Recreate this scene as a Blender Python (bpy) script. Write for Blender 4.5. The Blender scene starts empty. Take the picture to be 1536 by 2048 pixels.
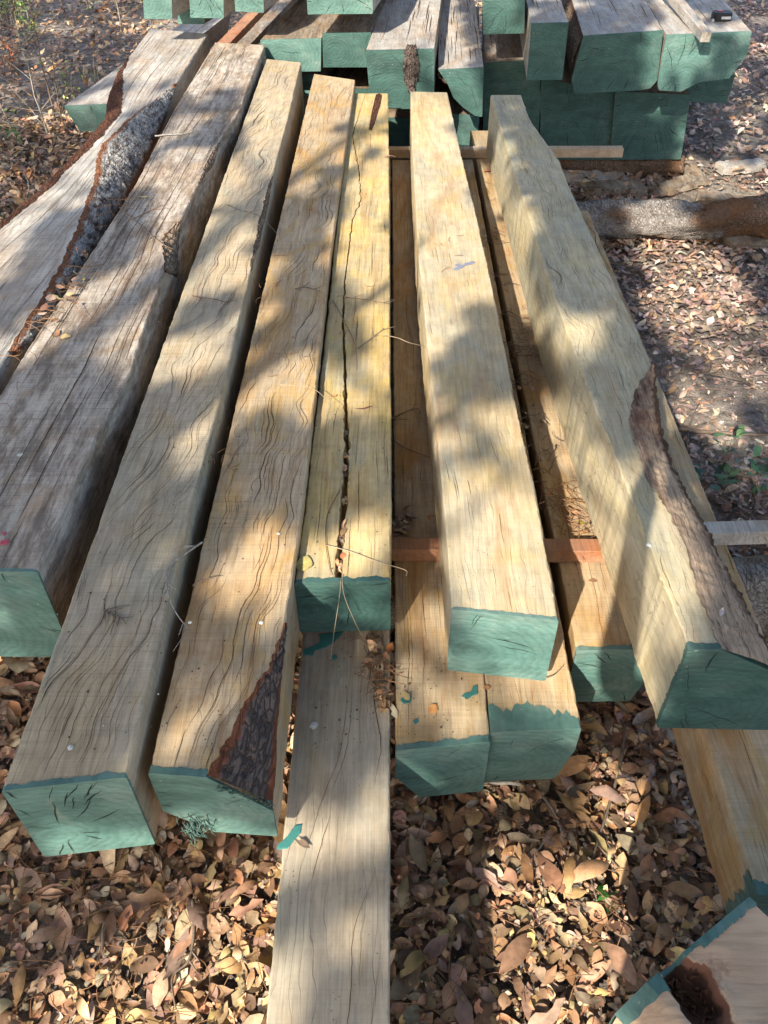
import bpy, math, random
import numpy as np
from mathutils import Vector, noise as mn
random.seed(7); rng = np.random.default_rng(11)
sc = bpy.context.scene; COL = sc.collection
R = math.radians
# ------------------------------------------------------------------ camera model
F, H = 1650.0, 1.95
_d = np.array([(780-768)/F, (530+1024)/F, -1.0]); _d /= np.linalg.norm(_d)
_u = np.array([0, 1.0, 0]); _u = _u-_d*_u.dot(_d); _u /= np.linalg.norm(_u)
M = np.array([np.cross(_d, _u), _d, _u])
CAM = np.array([0, 0, H])
def ray(px, py): return M @ np.array([(px-768)/F, -(py-1024)/F, -1.0])
def atz(px, py, z): v = ray(px, py); return CAM+v*((z-H)/v[2])
def aty(px, py, y): v = ray(px, py); return CAM+v*(y/v[1])
def topix(P):
    c = (np.asarray(P)-CAM) @ M
    d = -c[..., 2]
    return 768+F*c[..., 0]/d, 1024-F*c[..., 1]/d
SUN = np.array([.60, 1.30, -1.0]); SUN /= np.linalg.norm(SUN)      # direction the light travels
# ------------------------------------------------------------------ helpers
def nz(x, y=0., z=0.): return mn.noise(Vector((x, y, z)))
def tag(o, label=None, cat=None, group=None, kind=None):
    if label: o['label'] = label
    if cat: o['category'] = cat
    if group: o['group'] = group
    if kind: o['kind'] = kind
    return o
def empty(name, loc, label, cat, group=None):
    o = bpy.data.objects.new(name, None); COL.objects.link(o); o.location = loc; o.empty_display_size = .05
    return tag(o, label, cat, group)
def mesh(name, verts, faces, mat, parent=None, smooth=None, mats=None, midx=None, attr=None):
    verts = np.asarray(verts, dtype=float)
    if parent is not None:
        verts = verts-np.array(parent.location)
    me = bpy.data.meshes.new(name)
    me.from_pydata(verts.tolist(), [], faces if isinstance(faces, list) else faces.tolist())
    for m in (mats or [mat]): me.materials.append(m)
    if midx is not None: me.polygons.foreach_set('material_index', midx)
    if smooth is not None:
        me.polygons.foreach_set('use_smooth', [True]*len(me.polygons))
        if smooth < 3: me.set_sharp_from_angle(angle=smooth)
    if attr:
        for k, v in attr.items():
            a = me.color_attributes.new(k, 'FLOAT_COLOR', 'POINT')
            v = np.asarray(v, dtype=np.float32)
            if v.ndim == 1: v = np.stack([v, v, v, np.ones_like(v)], 1)
            a.data.foreach_set('color', v.ravel())
    me.update()
    o = bpy.data.objects.new(name, me); COL.objects.link(o)
    if parent is not None: o.parent = parent
    return o
def tube_geo(pts, rad, n=6, off=0, cap=True, lump=0.):
    V, Fc = [], []
    pts = [Vector(p) for p in pts]
    for i, p in enumerate(pts):
        d = (pts[min(i+1, len(pts)-1)]-pts[max(i-1, 0)]).normalized()
        a = d.cross(Vector((0, 0, 1)) if abs(d.z) < .9 else Vector((1, 0, 0))).normalized(); b = d.cross(a)
        r = rad[i] if hasattr(rad, '__len__') else rad
        for k in range(n):
            t = 2*math.pi*k/n
            rr = r*(1+lump*nz(p.x*5+math.cos(t)*1.3, p.y*5+math.sin(t)*1.3, p.z*5)+lump*.3*nz(p.x*28, math.cos(t)*5, math.sin(t)*5)+lump*.25*nz(p.x*9, math.cos(t)*9, math.sin(t)*9))
            V.append(tuple(p+a*math.cos(t)*rr+b*math.sin(t)*rr))
    for i in range(len(pts)-1):
        for k in range(n):
            Fc.append([off+i*n+k, off+i*n+(k+1) % n, off+(i+1)*n+(k+1) % n, off+(i+1)*n+k])
    if cap:
        Fc.append([off+k for k in range(n)][::-1]); Fc.append([off+(len(pts)-1)*n+k for k in range(n)])
    return V, Fc
class Geo:
    def __init__(s): s.v = []; s.f = []
    def add(s, V, Fc):
        o = len(s.v); s.v += [tuple(x) for x in V]; s.f += [[o+i for i in f] for f in Fc]
    def tube(s, pts, rad, n=6, lump=0.):
        V, Fc = tube_geo(pts, rad, n, 0, True, lump); s.add(V, Fc)
def ip(tab, y):
    Y = tab[0]; X = tab[1]
    if y < Y[0]: return X[0]+(X[1]-X[0])/(Y[1]-Y[0])*(y-Y[0])
    if y > Y[-1]: return X[-1]+(X[-1]-X[-2])/(Y[-1]-Y[-2])*(y-Y[-1])
    return float(np.interp(y, Y, X))
def line(pix, z):                      # pixel polyline on the plane z -> table X(Y)
    P = sorted([atz(px, py, z) for px, py in pix], key=lambda p: p[1])
    return [p[1] for p in P], [p[0] for p in P]
# ------------------------------------------------------------------ materials
class NT:
    def __init__(s, name, rough=.8, spec=.25):
        s.m = bpy.data.materials.new(name); s.m.use_nodes = True; s.t = s.m.node_tree; s.t.nodes.clear()
        s.out = s.n('ShaderNodeOutputMaterial'); s.b = s.n('ShaderNodeBsdfPrincipled')
        s.t.links.new(s.b.outputs[0], s.out.inputs[0])
        s.b.inputs['Roughness'].default_value = rough; s.b.inputs['Specular IOR Level'].default_value = spec
    def n(s, t, **k):
        x = s.t.nodes.new(t)
        for a, b in k.items(): setattr(x, a, b)
        return x
    def l(s, a, b): s.t.links.new(a, b)
    def setv(s, sock, v):
        if hasattr(v, 'is_output') or isinstance(v, bpy.types.NodeSocket): s.l(v, sock)
        else: sock.default_value = v
    def coord(s, scale=(1, 1, 1), loc=(0, 0, 0), src='Object', rot=(0, 0, 0)):
        if not hasattr(s, 'tc'): s.tc = s.n('ShaderNodeTexCoord')
        mp = s.n('ShaderNodeMapping'); s.l(s.tc.outputs[src], mp.inputs[0])
        mp.inputs['Scale'].default_value = scale; mp.inputs['Location'].default_value = loc; mp.inputs['Rotation'].default_value = rot
        return mp.outputs[0]
    def noise(s, vec, scale=1., detail=4., rough=.55, dist=0.):
        x = s.n('ShaderNodeTexNoise'); s.l(vec, x.inputs['Vector'])
        x.inputs['Scale'].default_value = scale; x.inputs['Detail'].default_value = detail
        x.inputs['Roughness'].default_value = rough; x.inputs['Distortion'].default_value = dist
        return x.outputs['Fac']
    def voro(s, vec, scale=1., feat='F1', out='Distance', rnd=1.):
        x = s.n('ShaderNodeTexVoronoi', feature=feat); s.l(vec, x.inputs['Vector']); x.inputs['Scale'].default_value = scale
        x.inputs['Randomness'].default_value = rnd
        return x.outputs[out]
    def ramp(s, fac, stops, interp='LINEAR'):
        x = s.n('ShaderNodeValToRGB'); s.l(fac, x.inputs[0]); e = x.color_ramp.elements; x.color_ramp.interpolation = interp
        while len(e) < len(stops): e.new(.5)
        for i, (p, c) in enumerate(stops):
            e[i].position = p
            if not hasattr(c, '__len__'): c = (c, c, c)
            e[i].color = (*c[:3], 1)
        return x.outputs[0]
    def mix(s, fac, a, b, mode='MIX'):
        x = s.n('ShaderNodeMix', data_type='RGBA', blend_type=mode)
        s.setv(x.inputs[0], fac)
        for k, v in ((6, a), (7, b)):
            if isinstance(v, tuple): x.inputs[k].default_value = (*v[:3], 1)
            else: s.l(v, x.inputs[k])
        return x.outputs[2]
    def math(s, op, a, b=0., c=0.):
        x = s.n('ShaderNodeMath', operation=op)
        for k, v in enumerate((a, b, c)): s.setv(x.inputs[k], v)
        return x.outputs[0]
    def bump(s, h, strength=.3, dist=.002, nrm=None):
        x = s.n('ShaderNodeBump'); s.l(h, x.inputs['Height']); x.inputs['Strength'].default_value = strength
        x.inputs['Distance'].default_value = dist
        if nrm: s.l(nrm, x.inputs['Normal'])
        return x.outputs[0]
    def finish(s, col, nrm=None):
        s.setv(s.b.inputs['Base Color'], (*col, 1) if isinstance(col, tuple) else col)
        if nrm: s.l(nrm, s.b.inputs['Normal'])
        return s.m

def wood(name, c0, c1, c2, stain=(.45, .27, .09), stain_amt=.5, grime=0., checks=.5, saw=.5, seed=0., blue=.25, waves=3.):
    w = NT(name, .78, .2)
    L = (seed*3.7, seed*1.9, seed*5.3)
    big = w.noise(w.coord((2.2, 1.1, 2.2), L), 1.6, 3, .5)
    col = w.ramp(big, [(.3, c0), (.5, c1), (.7, c2)])
    st = w.noise(w.coord((3.0, 1.3, 3.0), (L[0]+9, L[1], L[2])), 1.5, 4, .55, 1.2)
    col = w.mix(w.ramp(st, [(.47, 0.), (.66, stain_amt)]), col, stain)
    bl = w.noise(w.coord((3.5, 1.6, 3.5), (L[0], L[1]+21, L[2])), 1.6, 5, .6, .8)
    col = w.mix(w.ramp(bl, [(.48, 0.), (.66, blue)]), col, (.30, .31, .25))
    mo = w.noise(w.coord((26, 17, 26), (L[0]+3, L[1], L[2])), 1., 7, .68, .5)
    col = w.mix(1., col, w.ramp(mo, [(.3, .80), (.5, 1.), (.7, 1.12)]), 'MULTIPLY')
    ol = w.noise(w.coord((5.0, 2.6, 5.0), (L[0], L[1]+44, L[2])), 1.5, 5, .6, 1.4)
    col = w.mix(w.ramp(ol, [(.5, 0.), (.64, stain_amt*.8)]), col, tuple(x*y for x, y in zip(stain, (1.02, 1.08, .9))))
    # grain along the length, warped
    gr = w.noise(w.coord((95, 5, 95), L), 1., 6, .6, .35)
    col = w.mix(1., col, w.ramp(gr, [(.25, .74), (.5, .97), (.75, 1.12)]), 'MULTIPLY')
    # saw marks across
    sw = w.noise(w.coord((5, 230, 30), L), 1., 4, .6)
    swm = w.noise(w.coord((4, 2.2, 4), (L[0]+4, L[1], L[2])), 1., 2)
    swf = w.mix(w.ramp(swm, [(.35, saw*.35), (.65, saw)]), (1., 1., 1.), w.ramp(sw, [(.3, .74), (.5, 1.), (.7, 1.1)]), 'MULTIPLY')
    col = w.mix(1., col, swf, 'MULTIPLY')
    # fine checks: warped bands broken up by noise
    wv = w.n('ShaderNodeTexWave', wave_type='BANDS', bands_direction='X', wave_profile='SIN')
    w.l(w.coord((1, .30, 1), L), wv.inputs['Vector'])
    for k, v in (('Scale', 19.), ('Distortion', 9.), ('Detail', 3.), ('Detail Scale', 1.2*waves/3), ('Detail Roughness', .45)): wv.inputs[k].default_value = v
    br = w.noise(w.coord((14, 3.5, 14), (L[0], L[1]+7, L[2])), 1., 3, .6)
    ck = w.math('MULTIPLY', w.ramp(wv.outputs['Fac'], [(.0, 1.), (.035, .0)]), w.ramp(br, [(.47, 0.), (.58, 1.)]))
    col = w.mix(w.math('MULTIPLY', ck, checks), col, (.07, .045, .025))
    soft = w.ramp(wv.outputs['Fac'], [(.0, .82), (.45, 1.)])
    col = w.mix(checks*.18, col, soft, 'MULTIPLY')
    fb = w.noise(w.coord((320, 9, 320), (L[2], L[1], L[0])), 1., 3, .6)
    col = w.mix(1., col, w.ramp(fb, [(.3, .84), (.5, 1.), (.7, 1.09)]), 'MULTIPLY')
    ob = w.noise(w.coord((4.5, 1.0, 4.5), (L[0]+70, L[1], L[2])), 1.6, 5, .62, 1.6)
    col = w.mix(w.ramp(ob, [(.54, 0.), (.68, stain_amt*.85)]), col, (.30, .155, .06))
    if grime > 0:
        g1 = w.noise(w.coord((16, 3.6, 16), (L[0]+31, L[1], L[2])), 1.3, 9, .78)
        g2 = w.noise(w.coord((60, 14, 60), L), 1.2, 6, .7)
        gg = w.math('ADD', w.math('MULTIPLY', g1, .7), w.math('MULTIPLY', g2, .3))
        col = w.mix(w.ramp(gg, [(.45, 0.), (.57, grime)]), col, (.075, .056, .044))
        col = w.mix(w.ramp(w.noise(w.coord((9, 4, 9), (L[0]+50, L[1], L[2])), 1., 6, .7), [(.56, 0.), (.7, grime*.5)]), col, (.17, .085, .045))
    sp = w.voro(w.coord((70, 70, 70), L), 1.)
    spm = w.noise(w.coord((11, 11, 11), L), 1., 2)
    col = w.mix(w.math('MULTIPLY', w.ramp(sp, [(.05, .75), (.13, 0.)]), w.ramp(spm, [(.5, 0.), (.6, 1.)])), col, (.06, .04, .03))
    h = w.math('ADD', w.math('MULTIPLY', gr, .5), w.math('MULTIPLY', sw, .5*saw+.1))
    h = w.math('SUBTRACT', h, w.math('MULTIPLY', ck, .9))
    return w.finish(col, w.bump(h, .55, .0022))
def simple(name, col, rough=.8, var=.25, scale=30., bump=.3, spec=.25, stretch=(1, 1, 1)):
    w = NT(name, rough, spec)
    n = w.noise(w.coord(stretch), scale, 5, .6)
    c = w.mix(1., col, w.ramp(n, [(.3, 1-var), (.7, 1+var*.6)]), 'MULTIPLY')
    return w.finish(c, w.bump(n, bump, .003))
def paint_mat(name, base=(.086, .170, .152)):
    w = NT(name, .62, .3)
    big = w.noise(w.coord((1, 1, 1)), 6., 5, .6, .6)
    col = w.ramp(big, [(.28, (base[0]*.62, base[1]*.70, base[2]*.70)), (.5, base), (.7, (base[0]*1.8, base[1]*1.3, base[2]*1.3))])
    wv = w.n('ShaderNodeTexWave', wave_type='RINGS', rings_direction='Y')
    w.l(w.coord((1, .1, 1.25), (.06, 0, -.09)), wv.inputs['Vector'])
    for k, v in (('Scale', 17.), ('Distortion', 5.6), ('Detail', 3.), ('Detail Scale', 2.)): wv.inputs[k].default_value = v
    fine = w.noise(w.coord((55, 55, 210), (0, 0, 0), rot=(0, R(24), 0)), 1., 5, .65)
    col = w.mix(.45, col, w.ramp(wv.outputs['Fac'], [(.0, .75), (.5, 1.05)]), 'MULTIPLY')
    br = w.noise(w.coord((7, 7, 26), (4, 0, 0), rot=(0, R(-18), 0)), 1., 5, .6, .4)
    col = w.mix(.9, col, w.ramp(br, [(.3, .72), (.5, 1.), (.72, 1.25)]), 'MULTIPLY')
    col = w.mix(.8, col, w.ramp(fine, [(.25, .72), (.5, 1.), (.8, 1.22)]), 'MULTIPLY')
    chip = w.noise(w.coord((1, 1, 1), (3, 3, 3)), 75., 3, .6)
    col = w.mix(w.ramp(chip, [(.70, 0.), (.76, .7)]), col, (.30, .34, .27))
    thin = w.noise(w.coord((1, 1, 1), (8, 1, 5)), 9., 8, .7, .5)
    col = w.mix(w.ramp(thin, [(.60, 0.), (.74, .45)]), col, (base[0]*3.4, base[1]*1.75, base[2]*1.6))
    dk = w.noise(w.coord((22, 22, 90), (1, 1, 5), rot=(0, R(40), 0)), 1., 6, .7, 1.)
    col = w.mix(w.ramp(dk, [(.62, 0.), (.74, .6)]), col, (base[0]*.35, base[1]*.4, base[2]*.4))
    h = w.math('ADD', wv.outputs['Fac'], w.math('MULTIPLY', fine, 1.4))
    return w.finish(col, w.bump(h, .35, .0015))
def bark_mat(name, dark, light, lichen=0., edge=(.17, .065, .03), fib=False):
    w = NT(name, .92, .12)
    n = w.noise(w.coord((60, 20, 60)), 1., 8, .72, .6)
    cc = w.coord((75, 20, 75)); ds = w.n('ShaderNodeTexNoise'); w.l(cc, ds.inputs['Vector']); ds.inputs['Scale'].default_value = .7; ds.inputs['Detail'].default_value = 4
    va = w.n('ShaderNodeVectorMath', operation='MULTIPLY_ADD'); w.l(ds.outputs['Color'], va.inputs[0]); va.inputs[1].default_value = (2.2, 2.2, 2.2); w.l(cc, va.inputs[2])
    v = w.voro(va.outputs[0], 1., 'DISTANCE_TO_EDGE')
    col = w.mix(n, dark, light)
    if fib:
        f = w.noise(w.coord((95, 6, 95)), 1., 8, .75, .5); f2 = w.noise(w.coord((9, 3, 9)), 1., 5, .65)
        col = w.mix(w.ramp(f2, [(.36, 0.), (.52, 1.)]), dark, light); col = w.mix(1., col, w.ramp(f, [(.36, .3), (.5, .9), (.66, 1.3)]), 'MULTIPLY'); v = f
    else: col = w.mix(w.ramp(v, [(.0, .7), (.16, 0.)]), col, (.025, .017, .013))
    if lichen:
        lm = w.noise(w.coord((40, 16, 40), (5, 5, 5)), 1., 9, .75, .5)
        col = w.mix(w.ramp(lm, [(.42, 0.), (.54, lichen)]), col, w.mix(n, (.30, .29, .28), (.58, .57, .55)))
    at = w.n('ShaderNodeAttribute', attribute_name='edge')
    en = w.math('ADD', at.outputs['Fac'], w.math('MULTIPLY', w.math('SUBTRACT', n, .5), .5))
    col = w.mix(w.ramp(en, [(.5, 0.), (.72, .95)]), col, w.mix(w.noise(w.coord((80, 7, 80)), 1., 5), tuple(x*.45 for x in edge), tuple(x*1.5 for x in edge)))
    h = w.math('ADD', w.ramp(v, [(0., 0.), (.25, 1.)]), n)
    return w.finish(col, w.bump(h, .8, .008))
def leaf_mat(name, trans=.0):
    w = NT(name, .55, .35)
    at = w.n('ShaderNodeAttribute', attribute_name='col')
    n = w.noise(w.coord((1, 1, 1)), 60., 4, .6)
    n2 = w.noise(w.coord((1, 1, 1)), 320., 2, .6)
    c = w.mix(1., at.outputs['Color'], w.ramp(n, [(.3, .68), (.7, 1.18)]), 'MULTIPLY')
    c = w.mix(w.ramp(n2, [(.66, 0.), (.74, .6)]), c, (.05, .03, .02))
    return w.finish(c, w.bump(n, .4, .002))
MAT = {}
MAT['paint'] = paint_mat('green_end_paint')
MAT['paint_shaded'] = paint_mat('shaded_green_end_paint', (.042, .096, .086))  # same end paint with shade put into its colour, for ends in shadow
MAT['splash'] = simple('spilled_green_paint', (.05, .20, .185), .35, .2, 40, .2, .5)
MAT['crack'] = simple('crack_dirt', (.085, .05, .028), .95, .4, 90, .2)
MAT['pcrack'] = simple('end_check_dirt', (.012, .022, .018), .95, .3, 90, .2)
FRESH = dict(c0=(.38, .29, .18), c1=(.50, .37, .22), c2=(.56, .43, .27))
WOODS = {
 'fresh': wood('sawn_oak_fresh', **FRESH, seed=1., stain_amt=.45, checks=.3, saw=.6),
 'yellow': wood('sawn_oak_yellow', (.44, .33, .17), (.52, .39, .20), (.57, .45, .25), seed=2., stain_amt=.55, stain=(.52, .35, .10), checks=.08, blue=.6),
 'greyed': wood('sawn_oak_greying', (.33, .285, .215), (.43, .36, .265), (.50, .41, .285), seed=3., stain_amt=.28, stain=(.46, .31, .14), checks=.25, blue=.5, saw=.8),
 'tan': wood('sawn_oak_tan', (.36, .28, .185), (.47, .36, .235), (.53, .41, .27), seed=4., stain_amt=.7, stain=(.46, .27, .10), checks=.25, saw=.7),
 'pale': wood('sawn_oak_pale', (.38, .32, .22), (.49, .405, .275), (.55, .45, .305), seed=5., stain_amt=.45, checks=.03, stain=(.50, .34, .13), blue=.45, saw=.3),
 'curl': wood('sawn_oak_curly', (.36, .335, .245), (.46, .40, .28), (.52, .44, .30), seed=6., stain_amt=.3, stain=(.48, .37, .17), checks=.35, blue=.55, saw=.3, waves=6.),
 'silver': wood('weathered_oak_silver', (.33, .32, .31), (.45, .43, .40), (.53, .49, .44), seed=7., stain_amt=.35, stain=(.34, .22, .13), checks=.6, grime=.25, blue=.1, saw=.8),
 'grimy': wood('weathered_oak_grimy', (.37, .335, .295), (.48, .425, .365), (.55, .49, .43), seed=8., stain_amt=.5, stain=(.33, .20, .11), checks=.35, grime=.68, blue=.1, saw=1.6),
 'low': wood('sawn_oak_lower', (.39, .31, .20), (.47, .36, .23), (.52, .39, .25), seed=9., stain_amt=.75, stain=(.43, .25, .10), checks=.25, saw=.7),
 'long': wood('sawn_oak_greybrown', (.32, .29, .24), (.41, .36, .285), (.48, .41, .31), seed=10., stain_amt=.2, checks=.12, saw=.25, blue=.35),
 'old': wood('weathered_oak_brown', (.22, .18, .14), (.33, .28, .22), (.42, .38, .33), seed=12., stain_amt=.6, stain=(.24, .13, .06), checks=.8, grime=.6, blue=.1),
 'lath': wood('sawn_lath', (.42, .32, .24), (.50, .38, .28), (.55, .44, .33), seed=13., stain_amt=.2, checks=.2, saw=.6),
 'redlath': wood('damp_lath', (.26, .13, .08), (.36, .19, .11), (.44, .27, .16), seed=14., stain_amt=.5, stain=(.36, .12, .05), checks=.2, saw=.6),
 'pink': wood('fresh_cut_pink_oak', (.44, .31, .23), (.53, .39, .30), (.58, .46, .36), seed=15., stain_amt=.2, checks=.5, saw=.3),
}
MAT['bark'] = bark_mat('furrowed_bark', (.06, .045, .042), (.22, .18, .165), 0., (.20, .075, .04))
MAT['bark_lichen'] = bark_mat('lichen_bark', (.07, .05, .045), (.20, .16, .145), .95, (.20, .08, .035))
MAT['inner'] = bark_mat('stripped_inner_bark', (.16, .09, .055), (.46, .37, .28), 0., (.11, .055, .035))
MAT['wane'] = bark_mat('stripped_fibrous_wane', (.13, .075, .055), (.42, .31, .22), 0., (.075, .045, .032), fib=True)
MAT['cambium'] = bark_mat('dark_cambium_edge', (.07, .028, .018), (.17, .075, .045), 0., (.12, .05, .03))
MAT['leaf'] = leaf_mat('dry_leaf')
MAT['green'] = leaf_mat('green_leaf')
MAT['rot'] = simple('crumbly_rot', (.13, .06, .035), .95, .5, 90, .6)
MAT['twig'] = simple('twig_bark', (.17, .13, .10), .9, .4, 60, .5)
MAT['twig_pale'] = simple('lichen_twig_bark', (.30, .28, .25), .9, .45, 70, .5)
MAT['needle'] = simple('dry_pine_needle', (.24, .13, .07), .7, .3, 30, .2)
MAT['needle_pale'] = simple('bleached_pine_needle', (.40, .31, .22), .7, .3, 30, .2)

# ------------------------------------------------------------------ timbers
def outline_dense(P, step=.0035):
    out = []
    n = len(P)
    for i in range(n):
        a = np.array(P[i]); b = np.array(P[(i+1) % n]); L = np.linalg.norm(b-a)
        k = max(1, int(L/step))
        nrm = np.array([-(b-a)[1], (b-a)[0]])/(L+1e-9)   # clockwise outline => outward is left-hand
        for j in range(k): out.append((*(a+(b-a)*j/k), *nrm))
    return out
def inside(P, x, z):
    c = False; n = len(P)
    for i in range(n):
        x1, z1 = P[i]; x2, z2 = P[(i+1) % n]
        if (z1 > z) != (z2 > z) and x < (x2-x1)*(z-z1)/(z2-z1)+x1: c = not c
    return c
def ribbon(g, pts, wid, nrm):
    """thin dark crack laid along pts; tapered"""
    pts = [np.array(p) for p in pts]; n = len(pts); V = []
    for i, p in enumerate(pts):
        d = pts[min(i+1, n-1)]-pts[max(i-1, 0)]; d = d/(np.linalg.norm(d)+1e-9)
        s = np.cross(d, nrm); w = wid[i]*.5
        V += [p-s*w, p+s*w]
    g.add(V, [[2*i, 2*i+1, 2*i+3, 2*i+2] for i in range(n-1)])
def end_cap(root, P, yend, lip_top=.006, lip_side=.004, seed=0., cracks=6, pith=None, mat='paint', shear=0., worn=0.):
    """painted end: cap over the sawn end plus a ragged lip of paint round its arrises"""
    zc = max(p[1] for p in P); D = outline_dense(P)
    r0, r1, r2 = [], [], []
    xs = [p[0] for p in P]; zs = [p[1] for p in P]
    for i, (x, z, nx, nz_) in enumerate(D):
        # normal averaged over neighbours
        n2 = np.array([D[i-1][2]+nx, D[i-1][3]+nz_]); n2 /= (np.linalg.norm(n2)+1e-9)
        top = max(0., nz_)
        q = i*.006
        b = (lip_top if nz_ > .35 else lip_side)*(1+.55*nz(x*30+seed, z*30, 1.)+.5*nz(x*110, z*110+seed, 2.))
        if worn and nz_ > .35: b += worn*max(0, nz(x*12+seed, 3.3)+.25)+worn*.14*nz(x*38, seed)+worn*.10*nz(x*150, seed)
        b = max(b, .0006)
        o = .0012
        X, Z = x+n2[0]*o, z+n2[1]*o
        y0 = yend(x)
        r0.append((X, y0-.002, Z)); r1.append((X, y0+b*.5, Z)); r2.append((X+shear*b, y0+b, Z))
    n = len(D); V = r0+r1+r2; Fc = [list(range(n))[::-1]]
    for i in range(n):
        j = (i+1) % n
        Fc.append([i, j, n+j, n+i]); Fc.append([n+i, n+j, 2*n+j, 2*n+i])
    g = Geo(); nf = 0
    g.add(V, Fc); nf = len(g.f)
    rr = random.Random(int(seed*977)+5)
    cx = min(xs)+(max(xs)-min(xs))*(pith[0] if pith else rr.uniform(.2, .8)); cz = min(zs)+(max(zs)-min(zs))*(pith[1] if pith else rr.uniform(.2, .7))
    W = max(xs)-min(xs)
    for k in range(int(cracks*1.7)):
        a = rr.uniform(0, 6.28); s0 = rr.uniform(.02, .35)*W if rr.random() < .7 else rr.uniform(.2, .6)*W
        L = rr.uniform(.15, .6)*W; pts = []
        x, z = cx+math.cos(a)*s0, cz+math.sin(a)*s0
        if k % 2:
            x, z = rr.uniform(min(xs), max(xs)), rr.uniform(min(zs), max(zs)); a = math.atan2(z-cz, x-cx)+rr.uniform(-.25, .25)
        m = max(4, int(L/.006))
        for q in range(m):
            if not inside(P, x, z): break
            pts.append((x, yend(x)-.0032, z))
            a2 = a+.7*nz(q*.35, k*3.1, seed); x += math.cos(a2)*L/m; z += math.sin(a2)*L/m
        if len(pts) > 3:
            wm = rr.uniform(.0012, .0034)*(W/.25)**.5
            ribbon(g, pts, [wm*max(.12, math.sin(math.pi*(q+.3)/(len(pts)+.2)))*(.7+.6*abs(nz(q*.9, k))) for q in range(len(pts))], np.array([0, -1, 0]))
    mi = [0]*nf+[1]*(len(g.f)-nf)
    return mesh('painted_end', g.v, g.f, None, root, smooth=.5, mats=[MAT[mat], MAT['pcrack']], midx=mi)

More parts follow.
